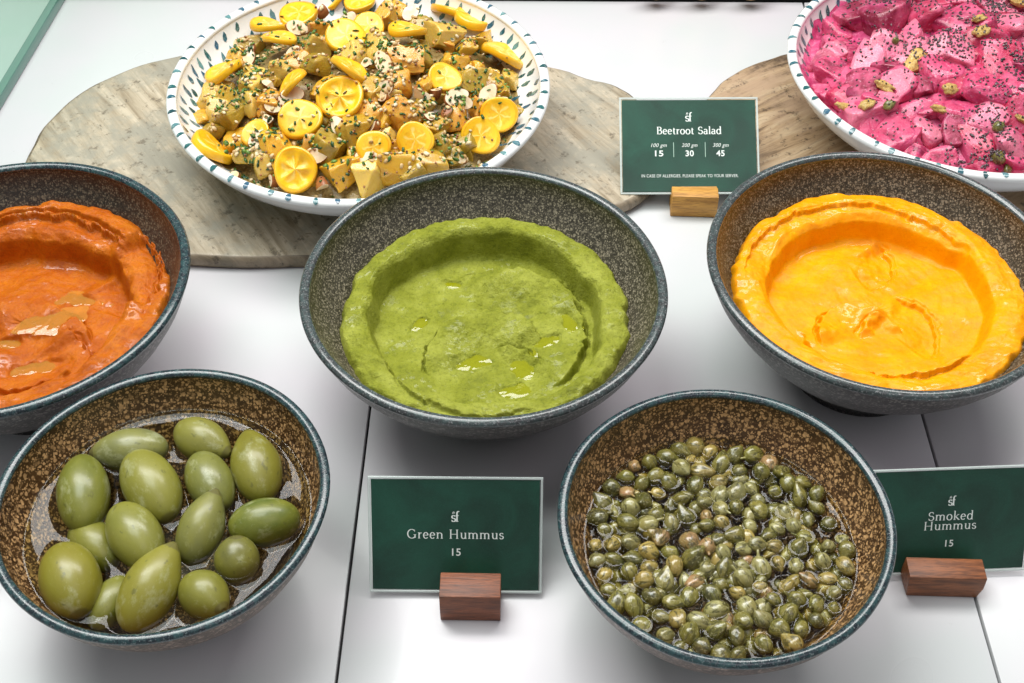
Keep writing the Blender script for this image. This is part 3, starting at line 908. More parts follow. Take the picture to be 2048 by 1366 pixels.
CP = [caper_mesh(1, 0.75, False), caper_mesh(2, 0.5, True), caper_mesh(3, 0.95, True), caper_mesh(4, 0.25, False), caper_mesh(5, 0.6, False), caper_mesh(6, 0.2, True), caper_mesh(7, 1.0, False), caper_mesh(9, 0.5, True), caper_mesh(10, 0.4, False), caper_mesh(11, 0.8, False)]
Z_CB = HS - 0.0245
RC = B_caper.r_at(Z_CB) - 0.0028
CKIND = [((0.175, 0.165, 0.030), 'olive-green caper bud'), ((0.075, 0.080, 0.016), 'dark green caper bud'), ((0.42, 0.30, 0.075), 'yellowish caper bud'),
         ((0.50, 0.27, 0.13), 'pinkish caper bud'), ((0.33, 0.31, 0.12), 'striped pale caper bud')]
CW = [0.34, 0.14, 0.25, 0.07, 0.20]
pts = []
rs = random.Random(21)


def try_layer(n, dmin, zfun, rmax, tries=9000):
    got = []
    for _ in range(tries):
        if len(got) >= n: break
        a = rs.uniform(0, 2 * PI); r = rmax * math.sqrt(rs.random())
        x, y = r * math.cos(a), r * math.sin(a)
        if all((x - q[0]) ** 2 + (y - q[1]) ** 2 > dmin ** 2 for q in got):
            got.append((x, y, zfun(r)))
    return got


top = try_layer(200, 0.0073, lambda r: Z_CB + 0.0002 + 0.0005 * (1 - (r / RC) ** 2) + rs.uniform(-0.0012, 0.0014), RC * 0.99)
low = try_layer(150, 0.0062, lambda r: Z_CB - 0.0042 + 0.0030 * (1 - (r / RC) ** 2), RC * 0.96)
low = [p for p in low if min((p[0] - q[0]) ** 2 + (p[1] - q[1]) ** 2 for q in top) > 0.0031 ** 2]
blobs = []
for li, layer in enumerate((top, low)):
    for (x, y, z) in layer:
        k = rs.choices(range(5), CW)[0]
        s = rs.choice((0.0036, 0.0041, 0.0045, 0.0049)) * rs.uniform(.92, 1.05) * (1.0 if li == 0 else 0.92)
        o = obj('caper', CP[rs.randrange(10)], None, None, (B_caper.x + x, B_caper.y + y, z))
        o.rotation_euler = (rs.uniform(0.7, 2.3), rs.uniform(-0.6, 0.6), rs.uniform(0, 2 * PI))
        o.scale = (s, s * rs.uniform(0.9, 1.05), s * rs.uniform(1.05, 1.3))
        c = CKIND[k][0]; f = rs.uniform(0.50, 1.05)
        o.color = (c[0] * f, c[1] * f, c[2] * f, 1)
        ring = math.hypot(x, y) / RC; ang = int(round((math.degrees(math.atan2(x, y)) % 360) / 30)) % 12
        hr = ['twelve', 'one', 'two', 'three', 'four', 'five', 'six', 'seven', 'eight', 'nine', 'ten', 'eleven'][ang]
        where = 'in the very middle of the caper bowl' if ring < 0.22 else \
            f"{'half way out' if ring < 0.62 else 'floating by the wall' if ring > 0.85 else 'in the outer part'} at {hr} o'clock, caper bowl"
        tag(o, CKIND[k][1] + ' ' + where, 'caper', 'capers in brine')
        dzr = (Z_CB - z) / s
        if li == 0 and abs(dzr) < 0.95:
            blobs.append((x, y, s * math.sqrt(1 - dzr * dzr) * 1.05, s * math.sqrt(1 - dzr * dzr) * 1.05, 0))
brine('caper_brine', 'dark clear brine around the capers', B_caper, Z_CB, M['brine_caper'], blobs, 0.0020, 0.0015, 0.0009)


# ------------------------------------------------------------------ patterned salad bowls
def salad_bowl(label, k, zr, zb, seed):
    cx, cy, R = bowl_at(k, zr)
    H = zr - zb
    b = Bowl(); b.x, b.y, b.R, b.H, b.zb = cx, cy, R, H, zb
    t = thing('patterned_bowl', label, 'bowl', (cx, cy, zb + 0.0006), 'white bowls with teal drops')
    prof = [(1.0, 1.0), (0.975, 0.86), (0.93, 0.70), (0.86, 0.53), (0.76, 0.36), (0.64, 0.22), (0.52, 0.12), (0.44, 0.06)]
    th = 0.0050
    outer = [(0, 0.002), (R * 0.36, 0.002), (R * 0.38, 0), (R * 0.43, 0), (R * 0.435, H * 0.05)] + [(R * r, (H - th * .5) * q) for r, q in prof[::-1]]
    inner = [((R * r - th * (1 if q == 1 else 0.9)), (H - th * .5) * q + th * (1 - q)) for r, q in prof] + [(0, th * 1.1)]
    obj('outer_wall', lathe('outer_wall', outer, 128, 0.003, seed), M['white'], t)
    obj('inner_wall', lathe('inner_wall', inner, 128, 0.003, seed), M['white'], t)
    c = R - th / 2
    obj('rim', lathe('rim', [(c + (th / 2 + .0008) * math.cos(a), H - th * .5 + th * .55 * math.sin(a)) for a in np.linspace(-0.6, PI + 0.5, 14)], 128, 0.003, seed), M['white'], t)
    zi = np.array([z for _, z in inner][::-1]); ri = np.array([r for r, _ in inner][::-1])
    b.z_at = lambda r: np.interp(r, ri, zi); b.r_at = lambda z: float(np.interp(z, zi, ri))
    # painted drops: short brush strokes standing a hair proud of the glaze
    rs = random.Random(seed * 17 + 3); V, F, tone = [], [], []

    def drop(a, s0, L, Wd, surf, skew):
        base = len(V); n = 5; tn = rs.random()
        L_ = []
        for i in range(n + 1):
            f = i / n; w = Wd * (math.sin(PI * min(1, f * 0.92 + 0.06)) ** 0.7) * (0.45 + 0.75 * f)
            L_.append((f, w))
        for f, w in L_:
            for sgn in (-1, 0, 1):
                r, z = surf(s0 + f * L)
                aa = a + (sgn * w / 2 + skew * (f - .5) * L + rs.uniform(-1, 1) * Wd * .06) / r
                V.append((r * math.cos(aa), r * math.sin(aa), z)); tone.append(tn)
        for i in range(n):
            q = base + i * 3
            F.append((q, q + 1, q + 4, q + 3)); F.append((q + 1, q + 2, q + 5, q + 4))

    seg = np.array(inner); dl = np.r_[0, np.cumsum(np.hypot(*np.diff(seg, axis=0).T))]

    def surf_in(s):
        r = float(np.interp(s, dl, seg[:, 0])); z = float(np.interp(s, dl, seg[:, 1]))
        e = 0.3e-3
        r1 = float(np.interp(s + .001, dl, seg[:, 0])); z1 = float(np.interp(s + .001, dl, seg[:, 1]))
        nx, nz = -(z1 - z), (r1 - r); l = math.hypot(nx, nz) or 1
        nx, nz = (nx / l, nz / l) if nz > 0 or nx < 0 else (-nx / l, -nz / l)
        if nx > 0: nx, nz = -nx, -nz
        return r + nx * e, z + abs(nz) * e

    def surf_rim(s):
        a = PI * 0.78 - s / (th / 2)
        return c + (th / 2 + .0011) * math.cos(a), H - th * .5 + (th * .55 + .0003) * math.sin(a)
    s = 0.0030; row = 0
    while s < 0.045:
        r = float(np.interp(s, dl, seg[:, 0])); n = int(2 * PI * r / 0.0104)
        for j in range(n):
            if rs.random() < 0.06: continue
            drop(2 * PI * (j + 0.5 * (row % 2) + rs.uniform(-.2, .2)) / n, s + rs.uniform(-.0012, .0012), rs.uniform(0.0055, 0.0095), rs.uniform(0.0030, 0.0050), surf_in, 0.25 + rs.uniform(-.15, .15))
        s += 0.0086; row += 1
    n = int(2 * PI * R / 0.0135)
    for j in range(n):
        drop(2 * PI * (j + rs.uniform(-.2, .2)) / n, rs.uniform(0, .0006), rs.uniform(0.0035, 0.0052), rs.uniform(0.0030, 0.0048), surf_rim, 0.1)
    me = mesh('brush_drops', V, F); at = me.attributes.new('tone', 'FLOAT', 'POINT'); at.data.foreach_set('value', tone)
    o = obj('brush_drops', me, M['drops'], t); o['kind'] = 'stuff'
    return b


ZR = 0.060
B_salad = salad_bowl('white bowl with teal drops holding the yellow kumquat salad', 'salad', ZR, ZB, 1)
B_beet = salad_bowl('white bowl with teal drops holding the pink beetroot salad', 'beet', ZR, ZB, 2)


class Mound:
    def __init__(s, b, rc, rise, seed, off=(0, 0)):
        s.b, s.Rc, s.rise, s.seed, s.off = b, b.R * rc, rise, seed, off
        s.ze = b.zb + float(b.z_at(s.Rc))

    def z(s, x, y):
        x = np.asarray(x, float); y = np.asarray(y, float)
        r = np.hypot(x, y) / s.Rc
        q = np.hypot(x - s.off[0], y - s.off[1]) / s.Rc
        return s.ze + s.rise * (1 - np.clip(q, 0, 1.4) ** 2.2) * (1 - 0.35 * r ** 4) + 0.0022 * fbm(x * 45, y * 45, s.seed, 3)

    def hit(s, u, v):
        """Where the sight line through (u, v) of the photograph meets the heap."""
        z = s.ze + s.rise * 0.5
        for _ in range(14):
            p = pix(u, v, z); z = 0.5 * z + 0.5 * float(s.z(p.x - s.b.x, p.y - s.b.y))
        return p

    def normal(s, x, y):
        e = 0.004
        dx = float(s.z(x + e, y) - s.z(x - e, y)) / (2 * e); dy = float(s.z(x, y + e) - s.z(x, y - e)) / (2 * e)
        return Vector((-dx, -dy, 1)).normalized()

    def build(s, name, label, mat, sink=0.004, creep=0.0):
        nr, nt = 60, 160
        r = np.linspace(1e-4, s.Rc * 1.012, nr); t = np.linspace(0, 2 * PI, nt, endpoint=False)
        k = 1 + creep * np.clip(0.35 + 1.2 * fbm(np.cos(t) * 3, np.sin(t) * 3 + 5, s.seed, 4), 0, 1)
        rr = r[:, None] * (1 + (k - 1) * np.linspace(0, 1, nr)[:, None] ** 4)
        X = rr * np.cos(t); Y = rr * np.sin(t)
        Z = s.z(X, Y) - sink + 0.0020 * fbm(X * 160, Y * 160, s.seed + 3, 3)
        Z = np.minimum(Z, np.where(rr > s.Rc * 1.0, s.b.zb + s.b.z_at(rr) + 0.0009, 9))
        Z = np.maximum(Z, s.b.zb + s.b.z_at(rr) + 0.0003)
        Z[-1] = s.b.zb + s.b.z_at(rr[-1]) - 0.0008
        o = obj(name, mesh(name, np.c_[X.ravel(), Y.ravel(), Z.ravel()], grid_faces(nr, nt)), mat, None, (s.b.x, s.b.y, 0.0006))
        return tag(o, label, 'salad base', None, 'stuff')


HOURS = ['twelve', 'one', 'two', 'three', 'four', 'five', 'six', 'seven', 'eight', 'nine', 'ten', 'eleven']
USED = {}


def clock(mound, p, noun):
    x, y = p.x - mound.b.x, p.y - mound.b.y
    r = math.hypot(x, y) / mound.Rc
    h = HOURS[int(round((math.degrees(math.atan2(x, y)) % 360) / 30)) % 12]
    where = 'in the middle' if r < 0.2 else f"{'near the middle' if r < 0.45 else 'half way out' if r < 0.72 else 'by the rim'} at {h} o'clock"
    return where


def settle(o, p, n, spin, tilt=0.0, tdir=0.0):
    """Lay an object on the heap: its z along the heap's normal, tilted by tilt towards tdir."""
    q = Vector((0, 0, 1)).rotation_difference(n).to_matrix()
    t = Matrix.Rotation(tdir, 3, 'Z') @ Matrix.Rotation(tilt, 3, 'Y') @ Matrix.Rotation(-tdir, 3, 'Z')
    o.rotation_euler = (q @ t @ Matrix.Rotation(spin, 3, 'Z')).to_euler()
    o.location = p


def chunk_mesh(name, seed, mat, bev=0.14, jit=0.22, asp=(1, 1, 1), sub=True, soft=4):
    rs = random.Random(seed); bm = bmesh.new(); bmesh.ops.create_cube(bm, size=1.7)
    for v in bm.verts:
        v.co = Vector(((v.co.x * asp[0]) * (1 + rs.uniform(-jit, jit)), v.co.y * asp[1] * (1 + rs.uniform(-jit, jit)), v.co.z * asp[2] * (1 + rs.uniform(-jit, jit))))
    # slice off one or two corners so that the pieces look knife-cut
    for _ in range(rs.choice((2, 3, 4))):
        nrm = Vector((rs.uniform(-1, 1), rs.uniform(-1, 1), rs.uniform(-1, 1))).normalized()
        r = bmesh.ops.bisect_plane(bm, geom=bm.verts[:] + bm.edges[:] + bm.faces[:], plane_co=nrm * rs.uniform(0.62, 0.95), plane_no=nrm, clear_outer=True)
        ed = [e for e in r['geom_cut'] if isinstance(e, bmesh.types.BMEdge)]
        if ed: bmesh.ops.edgeloop_fill(bm, edges=ed)
    bmesh.ops.bevel(bm, geom=bm.edges[:], offset=bev, segments=2, affect='EDGES', profile=0.5, clamp_overlap=True)
    bmesh.ops.triangulate(bm, faces=bm.faces[:])
    if sub:
        bmesh.ops.subdivide_edges(bm, edges=[e for e in bm.edges if e.calc_length() > 0.35], cuts=3, use_grid_fill=True)
        bmesh.ops.triangulate(bm, faces=bm.faces[:])
    for v in bm.verts:
        k = 0.07
        v.co += Vector((float(vnoise(v.co.y * 2 + seed, v.co.z * 2, 1)), float(vnoise(v.co.x * 2 + seed, v.co.z * 2, 2)), float(vnoise(v.co.x * 2, v.co.y * 2 + seed, 3)))) * k
    for _ in range(soft): bmesh.ops.smooth_vert(bm, verts=bm.verts[:], factor=0.5, use_axis_x=True, use_axis_y=True, use_axis_z=True)
    for v in bm.verts:
        c = v.co * 5 + Vector((seed, 0, 0))
        v.co *= 1 + 0.05 * float(vnoise(c.x + c.z, c.y - c.z, seed))
    m = bm_mesh(name, bm, True, 75); m.materials.append(mat); return m


# ---- kumquat salad
MS = Mound(B_salad, 0.845, 0.031, 5, (0.0, 0.012))
MS.build('grain_dressing', 'mustardy grain dressing mixed through the kumquat salad', M['mash_yellow'], 0.0055)


def kumquat_mesh(seed, thick, hollow):
    """A cut slice: rind barrel, two cut faces, optionally with open segment hollows."""
    rs = random.Random(seed); nt = 40; R = 0.0095; rows = []
    half = thick / 2
    prof = [(0.0, half * 0.86), (R * 0.30, half * 0.84), (R * 0.55, half * 0.88), (R * 0.76, half * 0.97), (R * 0.88, half), (R * 0.97, half * 0.92), (R, half * 0.6), (R * 1.01, 0), (R, -half * 0.6), (R * 0.97, -half * 0.92), (R * 0.88, -half), (0.0, -half)]
    V = []
    for (r, z) in prof:
        for j in range(nt):
            a = 2 * PI * j / nt
            w = 1 + 0.05 * math.cos(2 * a + seed) + 0.03 * math.cos(3 * a + seed * 2)
            zz = z + 0.0011 * (r / R) ** 2 * math.cos(2 * a + seed * 1.7)
            if z > 0 and R * 0.2 < r < R * 0.8:
                zz -= hollow * half * (abs(math.sin(2.5 * a + seed)) ** 0.6) * math.sin(PI * (r / R - 0.15) / 0.7)
            V.append((r * w * math.cos(a), r * w * math.sin(a), zz))
    F = grid_faces(len(prof), nt)
    m = mesh('kumquat_slice', V, F)
    m.materials.append(M['kq_face']); m.materials.append(M['kq_rind'])
    for i, p in enumerate(m.polygons):
        row = i // nt
        p.material_index = 1 if 4 <= row <= 8 else 0
    return m


KQ = [kumquat_mesh(1, 0.0036, 0.06), kumquat_mesh(2, 0.0030, 0.0), kumquat_mesh(3, 0.0046, 1.0), kumquat_mesh(4, 0.0042, 0.10)]
# u, v, wide px, how: 'f' lies face up, 'e' stands on edge; angle in the image of the wide axis; mesh
KUM = [(484, 72, 68, 'f', 30, 1), (602, 46, 78, 'f', 0, 3), (548, 72, 72, 'e', -5, 0), (568, 98, 74, 'e', -3, 1), (695, 88, 80, 'f', 0, 0), (738, 68, 64, 'f', 0, 1),
       (815, 82, 76, 'e', -3, 0), (674, 24, 46, 'e', 40, 0), (722, 20, 60, 'f', 20, 0), (462, 160, 80, 'e', 30, 0), (592, 182, 72, 'e', 50, 1), (702, 156, 84, 'e', -32, 1),
       (686, 206, 92, 'f', -60, 2), (608, 248, 86, 'f', 30, 0), (520, 276, 58, 'f', -70, 1), (440, 310, 92, 'e', -38, 3), (598, 347, 90, 'F', 0, 2), (748, 302, 68, 'F', 60, 0),
       (826, 286, 72, 'F', 20, 0), (955, 282, 76, 'F', 0, 0), (990, 240, 74, 'F', -60, 3), (884, 168, 66, 'f', 20, 0), (998, 127, 96, 'e', -24, 1), (905, 40, 96, 'e', -12, 1), (945, 62, 84, 'e', -20, 3)]
KLAB = {'f': 'kumquat slice lying flat', 'e': 'kumquat slice standing on its edge', 'F': 'kumquat slice facing the viewer'}
kq_xy = []
for i, (u, v, wpx, how, ang, k) in enumerate(KUM):
    p = MS.hit(u, v); s = wpx / px_scale(p) / 0.019
    o = obj('kumquat_slice', KQ[k], None, None)
    o.scale = (s, s, s)
    nrm = MS.normal(p.x - B_salad.x, p.y - B_salad.y)
    view = (Vector((0, 0, CAM_H)) - p).normalized()
    a = math.radians(ang)
    along = (_r * math.cos(a) + _u * math.sin(a))                    # wide axis as the photograph shows it
    if how == 'f': ax = (nrm * 0.75 + view * 0.45).normalized()
    elif how == 'F': ax = (view * 0.95 + nrm * 0.2).normalized()
    else:
        side = along.cross(view).normalized()
        ax = (side * (1 if side.z > 0 else -1) * 0.95 + view * 0.22).normalized()
    along = (along - ax * along.dot(ax)).normalized()
    yv = ax.cross(along)
    o.rotation_euler = Matrix(((along.x, yv.x, ax.x), (along.y, yv.y, ax.y), (along.z, yv.z, ax.z))).to_euler()
    o.location = p + nrm * (0.0055 if how != 'e' else 0.0078) + view * 0.001
    kq_xy.append((p.x, p.y, 0.0095 * s))
    tag(o, KLAB[how] + ', ' + clock(MS, p, ''), 'kumquat slice', 'kumquat slices on the salad')

PT = [chunk_mesh('citrus_chunk', i + 40, M['potato'], 0.30, 0.38, random.Random(i).choice([(1, 1, 1), (1.15, .9, .8), (0.9, 1.1, .9)])) for i in range(10)]
PCOL = [((0.68, 0.35, 0.020), 'golden'), ((0.52, 0.30, 0.022), 'amber'), ((0.30, 0.195, 0.016), 'olive-brown'), ((0.68, 0.46, 0.10), 'pale yellow'), ((0.62, 0.27, 0.030), 'orange-tinted')]
PSPOT = [(640, 128), (705, 120), (838, 126), (815, 130), (902, 130), (945, 172), (800, 228), (742, 230), (525, 250), (470, 240), (430, 265), (410, 240), (535, 330), (680, 350),
         (735, 350), (820, 345), (860, 330), (880, 300), (905, 240), (960, 215), (760, 100), (660, 180), (640, 230), (665, 290), (700, 260), (640, 95), (520, 165), (545, 200),
         (500, 200), (470, 195), (430, 190), (405, 215), (850, 60), (890, 85), (930, 105), (770, 40), (800, 30), (720, 45), (980, 165), (1000, 190), (1010, 160), (560, 310), (710, 315),
         (790, 335), (770, 270), (870, 260), (920, 285), (850, 210), (790, 175), (740, 180), (590, 130), (560, 145), (480, 120), (505, 95), (640, 60), (960, 90), (985, 80), (440, 225),
         (465, 275), (500, 310), (620, 290), (755, 12), (830, 90), (700, 20)]
rs = random.Random(5)
NBIG = len(PSPOT)
PSPOT += [(715 + 320 * math.sqrt(q) * math.cos(a), 205 + 165 * math.sqrt(q) * math.sin(a)) for q, a in [(rs.random(), rs.uniform(0, 2 * PI)) for _ in range(60)]]
for i, (u, v) in enumerate(PSPOT):
    p = MS.hit(u + rs.uniform(-6, 6), v + rs.uniform(-5, 5))
    k = rs.randrange(5); s = rs.uniform(0.0085, 0.0125) if i < NBIG else rs.uniform(0.0042, 0.0068)
    d = min(math.hypot(p.x - q[0], p.y - q[1]) - q[2] for q in kq_xy)
    o = obj('citrus_chunk', PT[i % 10], None, None)
    n = MS.normal(p.x - B_salad.x, p.y - B_salad.y)
    settle(o, p + n * (0.0005 if d > 0.002 else -0.0042), n, rs.uniform(0, 6), rs.uniform(0.1, 1.1), rs.uniform(0, 6))
    o.scale = (s, s * rs.uniform(.85, 1.1), s * rs.uniform(.7, .95))
    f = rs.uniform(.85, 1.15); c = PCOL[k][0]; o.color = (c[0] * f, c[1] * f, c[2] * f, 1)
    tag(o, PCOL[k][1] + ' citrus chunk, kumquat bowl, ' + clock(MS, p, ''), 'citrus chunk', 'chunks in the kumquat salad')


def almond_mesh(seed, cut):
    n, nt = 12, 18; V = []
    for i in range(n):
        t = i / (n - 1); z = -math.cos(t * PI)
        r = math.sqrt(max(0, 1 - z * z)) * (1 - 0.30 * max(0, z))
        for j in range(nt):
            a = 2 * PI * j / nt; V.append((r * math.cos(a), r * math.sin(a) * 0.62, z * 1.5))
    bm = bmesh.new(); m0 = mesh('t', V, grid_faces(n, nt)); bm.from_mesh(m0); bpy.data.meshes.remove(m0)
    bmesh.ops.remove_doubles(bm, verts=bm.verts[:], dist=1e-4)
    rs = random.Random(seed)
    for f in bm.faces: f.material_index = 0
    pl = {'half': (Vector((0.05, 0.12, 0)), Vector((0.1, 1, 0.1))), 'end': (Vector((0, 0, -0.1)), Vector((0.35, 0.3, 1))), 'slice': (Vector((0, 0.2, 0)), Vector((0, 1, 0)))}[cut]
    cuts = [pl]
    if cut == 'slice': cuts.append((Vector((0, -0.1, 0)), Vector((0, -1, 0.1))))
    if cut == 'end': cuts.append((Vector((0.2, 0, 0)), Vector((1, 0.2, 0.1))))
    for co, no in cuts:
        r = bmesh.ops.bisect_plane(bm, geom=bm.verts[:] + bm.edges[:] + bm.faces[:], plane_co=co, plane_no=no.normalized(), clear_outer=True)
        ed = [e for e in r['geom_cut'] if isinstance(e, bmesh.types.BMEdge)]
        q = bmesh.ops.edgeloop_fill(bm, edges=ed)
        for f in q['faces']: f.material_index = 1
    m = bm_mesh('almond_piece', bm, True, 40); m.materials.append(M['al_skin']); m.materials.append(M['al_cut']); return m


AL = [almond_mesh(1, 'half'), almond_mesh(2, 'end'), almond_mesh(3, 'slice'), almond_mesh(4, 'end')]
ASPOT = [(768, 138), (738, 135), (602, 72), (653, 36), (820, 42), (575, 132), (592, 120), (868, 188), (905, 206), (850, 208), (640, 318), (545, 368), (530, 288), (545, 245), (508, 125), (472, 128),
         (498, 105), (555, 300), (735, 322), (915, 325), (920, 215), (895, 232), (968, 200), (760, 200), (765, 190), (745, 255), (680, 262), (540, 178), (440, 140), (785, 100), (1005, 220), (650, 385),
         (560, 220), (470, 360), (700, 60), (935, 150), (1045, 148), (830, 200), (590, 200), (855, 235)]
for i, (u, v) in enumerate(ASPOT):
    p = MS.hit(u, v); n = MS.normal(p.x - B_salad.x, p.y - B_salad.y)
    o = obj('almond_piece', AL[i % 4], None, None); s = rs.uniform(0.0040, 0.0060)
    view = (Vector((0, 0, CAM_H)) - p).normalized()
    ax = view if i % 4 in (1, 3) else None
    settle(o, p + n * 0.0055, n, rs.uniform(0, 6), rs.uniform(0.2, 1.4), rs.uniform(0, 6))
    if i % 4 in (0, 2):    # show the cut face to the light
        o.rotation_euler = (Vector((0, 1, 0)).rotation_difference((view + 0.5 * n + Vector((rs.uniform(-.5, .5), 0, 0))).normalized()).to_matrix() @ Matrix.Rotation(rs.uniform(0, 6), 3, 'Y')).to_euler()
    o.scale = (s, s, s)
    tag(o, ['halved almond showing its pale flesh', 'broken almond end with brown skin', 'thin sliced almond sliver', 'chopped almond nub'][i % 4] + ', ' + clock(MS, p, ''), 'almond', 'almond pieces on the salad')


def scatter(name, label, cat, mound, count, unit, mat, size, seed, lift, clusters=None, rmax=0.98, upright=0.3):
    """Small uncountable bits strewn over a heap, one object."""
    rs = random.Random(seed); V, F, T = [], [], []
    tops = mound
    uv, uf = unit
    cl = [(rs.uniform(-1, 1), rs.uniform(-1, 1), rs.uniform(.05, .16)) for _ in range(clusters)] if clusters else None
    k = 0
    while k < count:
        if cl and rs.random() < 0.72:
            c = rs.choice(cl); x, y = c[0] + rs.gauss(0, c[2]), c[1] + rs.gauss(0, c[2])
        else:
            x, y = rs.uniform(-1, 1), rs.uniform(-1, 1)
        if math.hypot(x, y) > rmax: continue
        x *= mound.Rc; y *= mound.Rc
        z, n = TOP(mound, x, y)
        if z is None: continue
        s = size * rs.uniform(.7, 1.3)
        R = (Vector((0, 0, 1)).rotation_difference(n).to_matrix() @ Matrix.Rotation(rs.uniform(0, 6.28), 3, 'Z') @ Matrix.Rotation(rs.uniform(-upright, upright), 3, 'X'))
        b0 = len(V); tn = rs.random()
        for q in uv:
            w = R @ (Vector(q) * s); V.append((x + w.x, y + w.y, z + w.z + lift * s)); T.append(tn)
        F.extend(tuple(b0 + i for i in f) for f in uf); k += 1
    me = mesh(name, V, F); at = me.attributes.new('tone', 'FLOAT', 'POINT'); at.data.foreach_set('value', T)
    o = obj(name, me, mat, None, (mound.b.x, mound.b.y, 0.0))
    return tag(o, label, cat, None, 'stuff')


_dg = {}


def TOP(mound, x, y):
    """Height of whatever lies on top of the heap at (x, y), by a ray from above."""
    if 'dg' not in _dg: _dg['dg'] = bpy.context.evaluated_depsgraph_get()
    ok, loc, nrm, idx, ob, mat = scene.ray_cast(_dg['dg'], Vector((mound.b.x + x, mound.b.y + y, 0.25)), Vector((0, 0, -1)))
    if not ok or ob is None or ob.name.startswith(('inner', 'brush', 'rim', 'outer', 'slab')): return None, None
    if ob.name.startswith('kumquat') and random.random() < 0.9: return None, None
    n = nrm if nrm.z > 0.25 else Vector((nrm.x, nrm.y, 0.5)).normalized()
    return loc.z, n


def ellip(a, b, c, n=6, m=4):
    V = [(0, 0, -c)] + [(a * math.cos(2 * PI * j / n) * math.sin(PI * i / m), b * math.sin(2 * PI * j / n) * math.sin(PI * i / m), -c * math.cos(PI * i / m)) for i in range(1, m) for j in range(n)] + [(0, 0, c)]
    F = [(0, 1 + (j + 1) % n, 1 + j) for j in range(n)]
    for i in range(m - 2):
        F += [(1 + i * n + j, 1 + i * n + (j + 1) % n, 1 + (i + 1) * n + (j + 1) % n, 1 + (i + 1) * n + j) for j in range(n)]
    L = len(V) - 1
    F += [(L, 1 + (m - 2) * n + j, 1 + (m - 2) * n + (j + 1) % n) for j in range(n)]
    return V, F


def tube_unit(n=7, r=1.0, ri=0.62, h=0.7):
    V = []
    for rr, z in ((r, -h), (r, h), (ri, h), (ri, -h)):
        V += [(rr * math.cos(2 * PI * j / n), rr * math.sin(2 * PI * j / n), z) for j in range(n)]
    F = []
    for k in range(4):
        a, b = k * n, ((k + 1) % 4) * n
        F += [(a + j, a + (j + 1) % n, b + (j + 1) % n, b + j) for j in range(n)]
    return V, F


def crumb_unit():
    V, F = ellip(1, .7, .5, 6, 4); r_ = random.Random(4)
    return [(x * r_.uniform(.65, 1.25), y * r_.uniform(.65, 1.25), z * r_.uniform(.7, 1.2)) for x, y, z in V], F


def leaf_unit():
    V = [(-1, 0, 0), (-.3, .45, .15), (.5, .35, .1), (1, 0, -.1), (.5, -.35, .05), (-.3, -.45, .1), (-1, 0, -.12), (-.3, .45, .03), (.5, .35, -.02), (1, 0, -.2), (.5, -.35, -.07), (-.3, -.45, -.02)]
    F = [(0, 5, 4, 3, 2, 1), (6, 7, 8, 9, 10, 11)] + [(i, (i + 1) % 6, 6 + (i + 1) % 6, 6 + i) for i in range(6)]
    return V, F


bpy.context.view_layer.update()
scatter('grain_crumbs', 'pale nut and grain crumbs strewn over the kumquat salad', 'crumbs', MS, 620, crumb_unit(), M['crumb'], 0.0017, 11, 0.3, 45)
scatter('chopped_chives', 'chopped green chives strewn over the kumquat salad', 'chives', MS, 420, tube_unit(7, 0.8, 0.45, 1.2), M['herb'], 0.00095, 12, 0.4, 34, upright=1.6)
scatter('chopped_herbs', 'small torn green herb leaves over the kumquat salad', 'herbs', MS, 760, leaf_unit(), M['herb'], 0.0019, 13, 0.3, 40, upright=0.8)
scatter('mustard_seeds', 'brown mustard seeds dotted over the kumquat salad', 'seeds', MS, 420, ellip(1, 1, 1, 6, 4), M['mustard'], 0.00075, 14, 0.6)

# ---- beetroot salad
MB_ = Mound(B_beet, 0.90, 0.022, 8, (0.015, 0.02))
MB_.build('pink_dressing', 'pink yogurt dressing coating the beetroot salad', M['mash_pink'], 0.0012, 0.07)
BT = [chunk_mesh('beetroot_chunk', i + 90, M['beet'], 0.30, 0.45, random.Random(i + 3).choice([(1.1, .9, .8), (1.25, .85, .7), (0.9, 1.0, .9)]), True, 7) for i in range(10)]
BCOL = [((0.58, 0.038, 0.130), 'pink'), ((0.22, 0.001, 0.028), 'deep magenta'), ((0.78, 0.21, 0.30), 'pale pink'), ((0.48, 0.014, 0.068), 'rose')]
rs = random.Random(31)
BIG = [(1712, 45, 1, 0.019), (1768, 52, 1, 0.019), (1785, 10, 2, 0.018), (1842, 45, 3, 0.016)]
spots = [(u, v, k, s) for u, v, k, s in BIG]
got = []
tries = 0
while len(got) < 84 and tries < 6000:
    tries += 1
    u, v = rs.uniform(1640, 2120), rs.uniform(-40, 350)
    p = MB_.hit(u, v)
    if math.hypot(p.x - B_beet.x, p.y - B_beet.y) > MB_.Rc * 0.93: continue
    if any((p.x - q.x) ** 2 + (p.y - q.y) ** 2 < 0.0138 ** 2 for q in got): continue
    if any(math.hypot(u - a, v - b) < 48 for a, b, _, _ in BIG): continue
    got.append(p); spots.append((u, v, rs.choices(range(4), [.36, .2, .27, .17])[0], rs.uniform(0.0105, 0.0180)))
